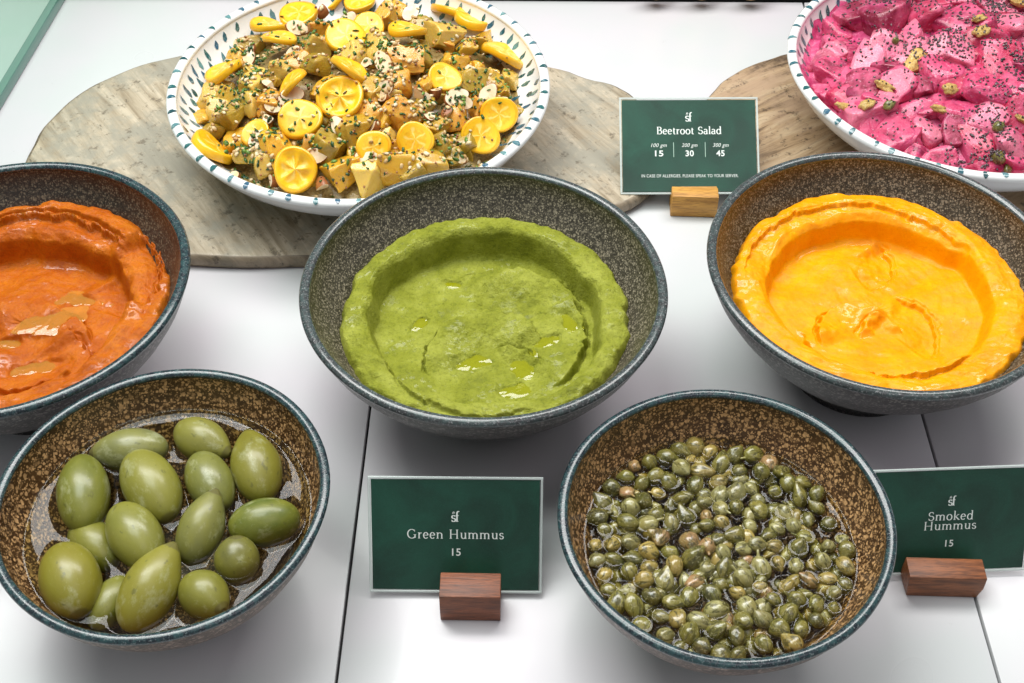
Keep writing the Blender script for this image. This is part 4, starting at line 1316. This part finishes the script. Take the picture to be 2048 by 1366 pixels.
for i, (u, v, k, s) in enumerate(spots):
    p = MB_.hit(u, v); n = MB_.normal(p.x - B_beet.x, p.y - B_beet.y)
    rr = math.hypot(p.x - B_beet.x, p.y - B_beet.y); lim = MB_.Rc - s * 1.3
    if rr > lim:
        q = lim / rr; x, y = (p.x - B_beet.x) * q, (p.y - B_beet.y) * q
        p = Vector((B_beet.x + x, B_beet.y + y, float(MB_.z(x, y))))
    o = obj('beetroot_chunk', BT[i % 10], None, None)
    settle(o, p + n * (0.001 if i > 3 else 0.004), n, rs.uniform(0, 6), rs.uniform(0, 0.6), rs.uniform(0, 6))
    o.scale = (s, s * rs.uniform(.8, 1.05), s * rs.uniform(.65, .9))
    f = rs.uniform(.9, 1.12); c = BCOL[k][0]; o.color = (min(.9, c[0] * f), c[1] * f, c[2] * f, 1)
    tag(o, BCOL[k][1] + ' beetroot chunk, pink salad, ' + clock(MB_, p, ''), 'beetroot chunk', 'chunks in the beetroot salad')


def walnut_mesh(seed):
    bm = bmesh.new(); bmesh.ops.create_icosphere(bm, subdivisions=3, radius=1)
    rs = random.Random(seed); sx, sy, sz = 1.2, rs.uniform(.6, .85), rs.uniform(.45, .6)
    for v in bm.verts:
        c = v.co.copy()
        k = 1 + 0.55 * float(fbm(c.x * 2.6 + seed * 3, c.y * 2.1 + c.z * 1.4, seed, 3)) + 0.12 * math.sin(c.x * 6 + seed) * math.cos(c.y * 5)
        v.co = Vector((c.x * k * sx, c.y * k * sy, c.z * k * sz))
    m = bm_mesh('walnut_piece', bm, True); m.materials.append(M['walnut']); return m


def top_hit(mound, u, v):
    ok, loc, nrm, idx, ob, mat = scene.ray_cast(bpy.context.evaluated_depsgraph_get(), Vector((0, 0, CAM_H)), ray(u, v).normalized())
    return loc.copy(), loc.z


bpy.context.view_layer.update()
WN = [walnut_mesh(1), walnut_mesh(2), walnut_mesh(3)]
for i, (u, v, wpx, lab) in enumerate([(1956, 40, 30, 'upper half of the curved walnut pair near the top'), (1962, 66, 32, 'lower half of the curved walnut pair near the top'), (1829, 130, 62, 'largest flat walnut piece in the upper middle'),
                                      (1768, 176, 38, 'crinkled walnut piece left of the middle'), (1733, 212, 30, 'small walnut piece near the left rim above a green caper'), (1686, 216, 32, 'walnut piece touching the bowl wall at the left'),
                                      (1876, 220, 30, 'small walnut crumb in the lower middle'), (1900, 181, 28, 'pale walnut crumb among the chia seeds'), (2038, 6, 46, 'walnut piece at the top right corner'), (2043, 240, 26, 'walnut crumb at the right edge of the picture')]):
    p, z = top_hit(MB_, u, v); s = wpx / px_scale(p) / 2.2
    o = obj('walnut_piece', WN[i % 3], None, None, Vector((p.x, p.y, (z or p.z) + s * 0.3))); o.scale = (s, s, s * 0.9)
    o.rotation_euler = (rs.uniform(-.4, .5), rs.uniform(-.4, .4), rs.uniform(-.5, .9))
    tag(o, lab + ' of the pink salad', 'walnut', 'walnut pieces on the beetroot salad')
for i, (u, v, wpx, lab) in enumerate([(1777, 215, 24, 'dark green caper at the left of the pink salad'), (1995, 320, 30, 'green caper by the front rim of the pink salad'), (2014, 342, 20, 'half-hidden caper touching the front rim of the pink salad'),
                                      (1996, 258, 24, 'pale green caper at the right of the pink salad'), (1790, 84, 16, 'small brownish caper under the dark beetroot chunks')]):
    p, z = top_hit(MB_, u, v); s = wpx / px_scale(p) / 2.1
    o = obj('caper_berry', CP[i % 6], None, None, Vector((p.x, p.y, (z or p.z) + s * 0.45))); o.scale = (s, s, s * 1.1)
    o.rotation_euler = (rs.uniform(.6, 2), rs.uniform(-.5, .5), rs.uniform(0, 6)); o.color = (0.13, 0.15, 0.03, 1)
    tag(o, lab, 'caper', 'capers on the beetroot salad')
_dg.clear(); bpy.context.view_layer.update()
scatter('chia_seeds', 'dark chia seeds scattered over the pink beetroot salad', 'seeds', MB_, 3400, ellip(1.25, .8, .65, 6, 4), M['chia'], 0.00072, 15, 0.5, 34, 0.92)


# ------------------------------------------------------------------ lettering (serif capitals and small letters drawn as strokes)
def arc(cx, cy, rx, ry, a0, a1, n=18):
    return [(cx + rx * math.cos(math.radians(a0 + (a1 - a0) * i / n)), cy + ry * math.sin(math.radians(a0 + (a1 - a0) * i / n))) for i in range(n + 1)]


TH, TN = 0.125, 0.062      # thick and thin strokes


def ww(pts):
    """Stroke widths as a broad pen gives them: thick where the stroke runs upright."""
    w = []
    for i in range(len(pts)):
        a, b = pts[max(0, i - 1)], pts[min(len(pts) - 1, i + 1)]
        dx, dy = b[0] - a[0], b[1] - a[1]; l = math.hypot(dx, dy) or 1
        w.append(TN + (TH - TN) * abs(dy / l))
    return w


def stem(x, y0, y1, s0=True, s1=True, half1=False):
    q = [([(x, y0), (x, y1)], [TH, TH])]
    if s0: q.append(([(x - .13, y0 + .02), (x + .13, y0 + .02)], [.045, .045]))
    if s1: q.append(([(x - .13, y1 - .02), (x + (.0 if half1 else .13), y1 - .02)], [.045, .045]))
    return q


def P_(pts): return (pts, ww(pts))


XH = 0.66


def hump(x0, x1):
    return [P_([(x0, XH * .62)] + arc((x0 + x1) / 2, XH * .66, (x1 - x0) / 2, XH * .30, 165, 0, 12) + [(x1, 0)]), ([(x1 - .12, .02), (x1 + .12, .02)], [.045, .045])]


GLY = {
    'G': (1.0, [P_(arc(.48, .5, .42, .49, 48, 318)), ([(.82, .06), (.82, .42)], [TH, TH]), ([(.66, .42), (.95, .42)], [.045, .045]), ([(.78, .72), (.80, .95)], [.05, .03])]),
    'H': (1.04, stem(.18, 0, 1) + stem(.84, 0, 1) + [([(.18, .5), (.84, .5)], [.055, .055])]),
    'S': (0.66, [P_(arc(.32, .735, .24, .235, 40, 250, 16) + arc(.32, .27, .26, .26, 75, -155, 18)), ([(.53, .76), (.53, .95)], [.05, .03]), ([(.07, .06), (.07, .26)], [.03, .05])]),
    'B': (0.76, stem(.17, 0, 1, True, True) + [P_([(.17, .97), (.38, .97)] + arc(.38, .755, .22, .215, 90, -90, 12) + [(.17, .53)]), P_([(.17, .53), (.42, .53)] + arc(.42, .275, .26, .255, 90, -90, 12) + [(.17, .02)])]),
    'r': (0.46, stem(.15, 0, XH, True, True, True) + [P_([(.15, XH * .6), (.24, XH * .86), (.36, XH * .96), (.42, XH * .88)])]),
    'e': (0.60, [P_([(.10, XH * .55), (.52, XH * .55)] + arc(.30, XH * .5, .225, XH * .5, 8, 320, 24))]),
    'n': (0.74, stem(.15, 0, XH, True, True, True) + hump(.15, .58)),
    'm': (1.12, stem(.15, 0, XH, True, True, True) + hump(.15, .55) + hump(.55, .95)),
    'u': (0.74, [P_([(.17, XH), (.17, XH * .36)] + arc(.37, XH * .34, .20, XH * .32, 180, 330, 10) + [(.58, XH * .35)]), ([(.04, XH - .02), (.17, XH - .02)], [.045, .045]), ([(.45, XH - .02), (.58, XH - .02)], [.045, .045])] + stem(.58, 0, XH, False, False) + [([(.58, .02), (.70, .02)], [.045, .045])]),
    's': (0.50, [P_(arc(.25, XH * .74, .165, XH * .235, 35, 250, 12) + arc(.25, XH * .26, .18, XH * .25, 75, -155, 14)), ([(.40, XH * .76), (.40, XH * .95)], [.045, .03]), ([(.07, XH * .06), (.07, XH * .28)], [.03, .045])]),
    'o': (0.66, [P_(arc(.33, XH * .5, .26, XH * .5, 0, 360, 28))]),
    'k': (0.68, stem(.15, 0, 1.06, True, True, True) + [([(.15, XH * .42), (.52, XH * .95)], [TN, TN]), ([(.28, XH * .55), (.60, .03)], [TH, TH]), ([(.42, XH - .02), (.62, XH - .02)], [.045, .045]), ([(.50, .02), (.72, .02)], [.045, .045])]),
    'd': (0.72, stem(.56, 0, 1.06, False, True, True) + [P_(arc(.32, XH * .5, .24, XH * .5, 30, 330, 24)), ([(.56, .02), (.69, .02)], [.045, .045])]),
    't': (0.42, [P_([(.18, XH * 1.25), (.18, XH * .25)] + arc(.29, XH * .22, .11, XH * .2, 180, 310, 8)), ([(.04, XH - .02), (.36, XH - .02)], [.05, .05])]),
    'a': (0.60, [P_(arc(.27, XH * .74, .18, XH * .25, 155, 0, 12) + [(.45, XH * .12), (.56, .02)]), P_(arc(.26, XH * .28, .19, XH * .27, 60, 330, 18))]),
    'l': (0.32, stem(.16, 0, 1.06, True, True, True)),
    'f': (0.40, [P_([(.17, 0), (.17, .82)] + arc(.32, .84, .15, .24, 180, 60, 10)), ([(.03, XH - .02), (.36, XH - .02)], [.05, .05]), ([(.04, .02), (.31, .02)], [.045, .045])]),
    ' ': (0.42, []),
}


def ribbon(V, F, pts, wid, ox, oy, sc, z):
    n = len(pts); base = len(V)
    for i, (x, y) in enumerate(pts):
        a, b = pts[max(0, i - 1)], pts[min(n - 1, i + 1)]
        dx, dy = b[0] - a[0], b[1] - a[1]; l = math.hypot(dx, dy) or 1
        nx, ny = -dy / l, dx / l; w = wid[i] / 2
        V.append((ox + (x + nx * w) * sc, oy + (y + ny * w) * sc, z)); V.append((ox + (x - nx * w) * sc, oy + (y - ny * w) * sc, z))
    for i in range(n - 1):
        q = base + i * 2; F.append((q, q + 1, q + 3, q + 2))


def serif_text(name, text, cx, y, cap, parent, mat, track=0.06, bold=1.0):
    V, F = [], []; x = 0
    for ch in text: x += GLY[ch][0] + track
    tot = (x - track) * cap; x = cx - tot / 2
    for k, ch in enumerate(text):
        for j, (pts, wid) in enumerate(GLY[ch][1]):
            ribbon(V, F, pts, [w * bold for w in wid], x, y, cap, 0.00002 * (j + 1))
        x += (GLY[ch][0] + track) * cap
    o = obj(name, mesh(name, V, F, False), mat, parent); return o


def plain_text(name, text, cx, y, cap, parent, mat, shear=0.0, width=None, bold=0.0):
    c = bpy.data.curves.new(name, 'FONT'); c.body = text; c.size = 1.0; c.align_x = 'CENTER'; c.shear = shear; c.offset = bold; c.space_character = 1.06
    t = bpy.data.objects.new(name, c); C.objects.link(t); bpy.context.view_layer.update()
    me = bpy.data.meshes.new_from_object(t.evaluated_get(bpy.context.evaluated_depsgraph_get()))
    C.objects.unlink(t); bpy.data.objects.remove(t); bpy.data.curves.remove(c)
    xs = [v.co.x for v in me.vertices]; sx = cap / 0.70
    if width: sx_ = width / (max(xs) - min(xs))
    else: sx_ = sx
    for v in me.vertices: v.co = Vector((v.co.x * sx_ + cx, v.co.y * sx + y, 0.00004))
    me.name = name
    return obj(name, me, mat, parent)


def logo(cx, y, cap, parent):
    """The little sf monogram with a leaf-like tick above the s."""
    V, F = [], []; x = cx - 0.44 * cap
    for ch, dx in (('s', 0.0), ('f', 0.42)):
        for j, (pts, wid) in enumerate(GLY[ch][1]): ribbon(V, F, pts, [w * 1.25 for w in wid], x + dx * cap, y, cap, 0.00002 * (j + 1))
    for pts, wid in (([(.13, .80), (.20, .98), (.33, 1.10)], [.02, .10, .01]), ([(.24, .80), (.34, .95), (.40, .99)], [.02, .07, .01])):
        ribbon(V, F, pts, wid, x, y, cap, 0.0001)
    return obj('monogram', mesh('monogram', V, F, False), M['ink'], parent)


# ------------------------------------------------------------------ price cards and their wooden blocks
def project(p):
    d = Vector(p) - Vector((0, 0, CAM_H)); w = d.dot(_fw)
    return W_PX / 2 + F_PX * d.dot(_r) / w, H_PX / 2 - F_PX * d.dot(_u) / w


def card(label, bl_, br_, top_v, ratio, z0, lines, yaw_extra=0.0):
    a, b = pix(*bl_, z0), pix(*br_, z0)
    Wd = (b - a).length; mid = (a + b) / 2
    ex = (b - a).normalized(); back = Vector((-ex.y, ex.x, 0))
    Hh = Wd * ratio
    best = min((abs(project(mid + Hh * (math.sin(l) * back + math.cos(l) * Vector((0, 0, 1))))[1] - top_v), l) for l in np.radians(np.arange(5, 60, 0.5)))[1]
    up = math.sin(best) * back + math.cos(best) * Vector((0, 0, 1))
    nrm = ex.cross(up)
    t = thing('price_card', label, 'price card', mid, 'green price cards')
    t.rotation_euler = Matrix(((ex.x, up.x, nrm.x), (ex.y, up.y, nrm.y), (ex.z, up.z, nrm.z))).to_euler()
    me = bevel_box('paper', Wd, Hh, 0.0004, 0.00008, 1, True)
    p = obj('paper', me, M['card'], t, (0, Hh / 2, 0))
    mg = Wd * 0.020
    s = obj('sleeve', bevel_box('sleeve', Wd + 2 * mg, Hh + 2 * mg, 0.0013, 0.0003, 1, True), M['sleeve'], t, (0, Hh / 2, -0.0004))
    for (w, h, x, y, nm) in ((Wd + 2 * mg, mg * .7, 0, -mg * .62, 'sleeve_edge'), (Wd + 2 * mg, mg * .7, 0, Hh + mg * .62, 'sleeve_edge'),
                             (mg * .7, Hh + mg * .5, -Wd / 2 - mg * .62, Hh / 2, 'sleeve_edge'), (mg * .7, Hh + mg * .5, Wd / 2 + mg * .62, Hh / 2, 'sleeve_edge')):
        obj(nm, bevel_box(nm, w, h, 0.0011, 0.0002, 1, True), M['sleeve_edge'], s, (x, y - Hh / 2, 0.0001))
    lay = bpy.data.objects.new('print', None)
    zt = 0.00045
    for fn in lines(Wd, Hh):
        q = fn(t); q.location.z = zt
    return mid, ex, back, best, Wd, Hh


def lines_simple(title_rows, logo_y, price_y, price, cap):
    def f(W, H):
        out = [lambda t: logo(0, H * logo_y, H * 0.085, t)]
        for txt, y in title_rows:
            out.append(lambda t, txt=txt, y=y: serif_text('lettering', txt, 0, H * y, H * cap, t, M['ink'], 0.09))
        out.append(lambda t: plain_text('price', price, 0, H * price_y, H * 0.066, t, M['ink'], bold=0.012))
        return out
    return f


def lines_beet(W, H):
    out = [lambda t: logo(0, H * 0.765, H * 0.090, t), lambda t: serif_text('lettering', 'Beetroot Salad', 0, H * 0.625, H * 0.080, t, M['ink'], 0.06, 1.25)]
    for k, (gm, pr) in enumerate((('100 gm', '15'), ('200 gm', '30'), ('300 gm', '45'))):
        x = (k - 1) * W * 0.232
        out.append(lambda t, gm=gm, x=x: plain_text('weight', gm, x, H * 0.485, H * 0.040, t, M['ink'], 0.3, W * 0.118))
        out.append(lambda t, pr=pr, x=x: plain_text('price', pr, x, H * 0.385, H * 0.062, t, M['ink'], 0, W * 0.062, 0.022))
    for x in (-0.118, 0.118):
        out.append(lambda t, x=x: obj('divider', mesh('divider', [(x * W - W * .0022, H * .375, 0), (x * W + W * .0022, H * .375, 0), (x * W + W * .0022, H * .535, 0), (x * W - W * .0022, H * .535, 0)], [(0, 1, 2, 3)], False), M['ink_pale'], t))
    out.append(lambda t: plain_text('allergy_note', 'IN CASE OF ALLERGIES, PLEASE SPEAK TO YOUR SERVER.', 0, H * 0.155, H * 0.033, t, M['ink'], 0, W * 0.72, 0.0))
    return out


c_green = card('green card reading Green Hummus in front of the green hummus bowl', (746, 1177), (1077, 1180), 959, 0.70, 0.004,
     lines_simple([('Green Hummus', 0.470)], 0.625, 0.315, '15', 0.082))
c_smoked = card('green card reading Smoked Hummus behind the caper bowl at the right', (1738, 1146), (2044, 1134), 940, 0.70, 0.004,
     lines_simple([('Smoked', 0.510), ('Hummus', 0.415)], 0.655, 0.245, '15', 0.085))
c_beet = card('green card reading Beetroot Salad with three weights and prices', (1246, 384), (1515, 383), 200, 0.70, 0.0115, lines_beet)


def block(label, px_fl, px_fr, hgt, mat, crd, splay=0.0):
    """Block with a sawn slot and a low lip behind it; the card stands in the slot."""
    a, b = pix(*px_fl, 0.0), pix(*px_fr, 0.0)
    w = (b - a).length; mid = (a + b) / 2; ex = (b - a).normalized(); back = Vector((-ex.y, ex.x, 0))
    bm = bmesh.new()
    z0 = crd[0].z
    sl, sw = (crd[0] - mid).dot(back), 0.0017
    prof = [(0.0, 0.0), (-0.0003, hgt * 0.5), (0.0006, hgt), (sl - sw / 2, hgt), (sl - sw / 2, z0 - 0.0008), (sl + sw / 2, z0 - 0.0008), (sl + sw / 2 + 0.0008, z0 + 0.002), (sl + sw / 2 + 0.004, z0 + 0.002), (sl + sw / 2 + 0.004, 0.0)]
    L = [bm.verts.new((-w / 2 - (splay if 0 < z else 0), y, z)) for y, z in prof]; Rr = [bm.verts.new((w / 2 + (splay if 0 < z else 0), y, z)) for y, z in prof]
    n = len(prof)
    for i in range(n): bm.faces.new((L[i], L[(i + 1) % n], Rr[(i + 1) % n], Rr[i]))
    bm.faces.new(L[::-1]); bm.faces.new(Rr)
    bmesh.ops.recalc_face_normals(bm, faces=bm.faces[:])
    bmesh.ops.bevel(bm, geom=bm.edges[:], offset=0.0005, segments=2, affect='EDGES', profile=0.5, clamp_overlap=True)
    o = obj('card_block', bm_mesh('card_block', bm, True, 40), mat, None, (mid.x, mid.y, 0.0003), (0, 0, math.atan2(ex.y, ex.x)))
    return tag(o, label, 'wooden block', 'wooden card blocks')


block('red-brown wooden block holding the Green Hummus card', (881, 1241), (1001, 1243), 0.0200, M['wood_red'], c_green)
block('wide walnut block holding the Smoked Hummus card', (1812, 1192), (1952, 1196), 0.0155, M['wood_walnut'], c_smoked, 0.0015)
block('honey-coloured oak block holding the Beetroot Salad card', (1340, 433), (1432, 436), 0.0160, M['wood_honey'], c_beet)

# ------------------------------------------------------------------ tell apart things whose labels still agree
by = {}
for o in C.objects:
    if o.parent is None and o.get('label'): by.setdefault(o['label'], []).append(o)
ORD = ['first', 'second', 'third', 'fourth', 'fifth', 'sixth', 'seventh', 'eighth']
for lab, os_ in by.items():
    if len(os_) < 2: continue
    os_.sort(key=lambda q: q.location.x)
    for i, o in enumerate(os_):
        o['label'] = lab + (', ' + ('left', 'right')[i] + ' one' if len(os_) == 2 else ', ' + ORD[min(i, 7)] + ' from left')
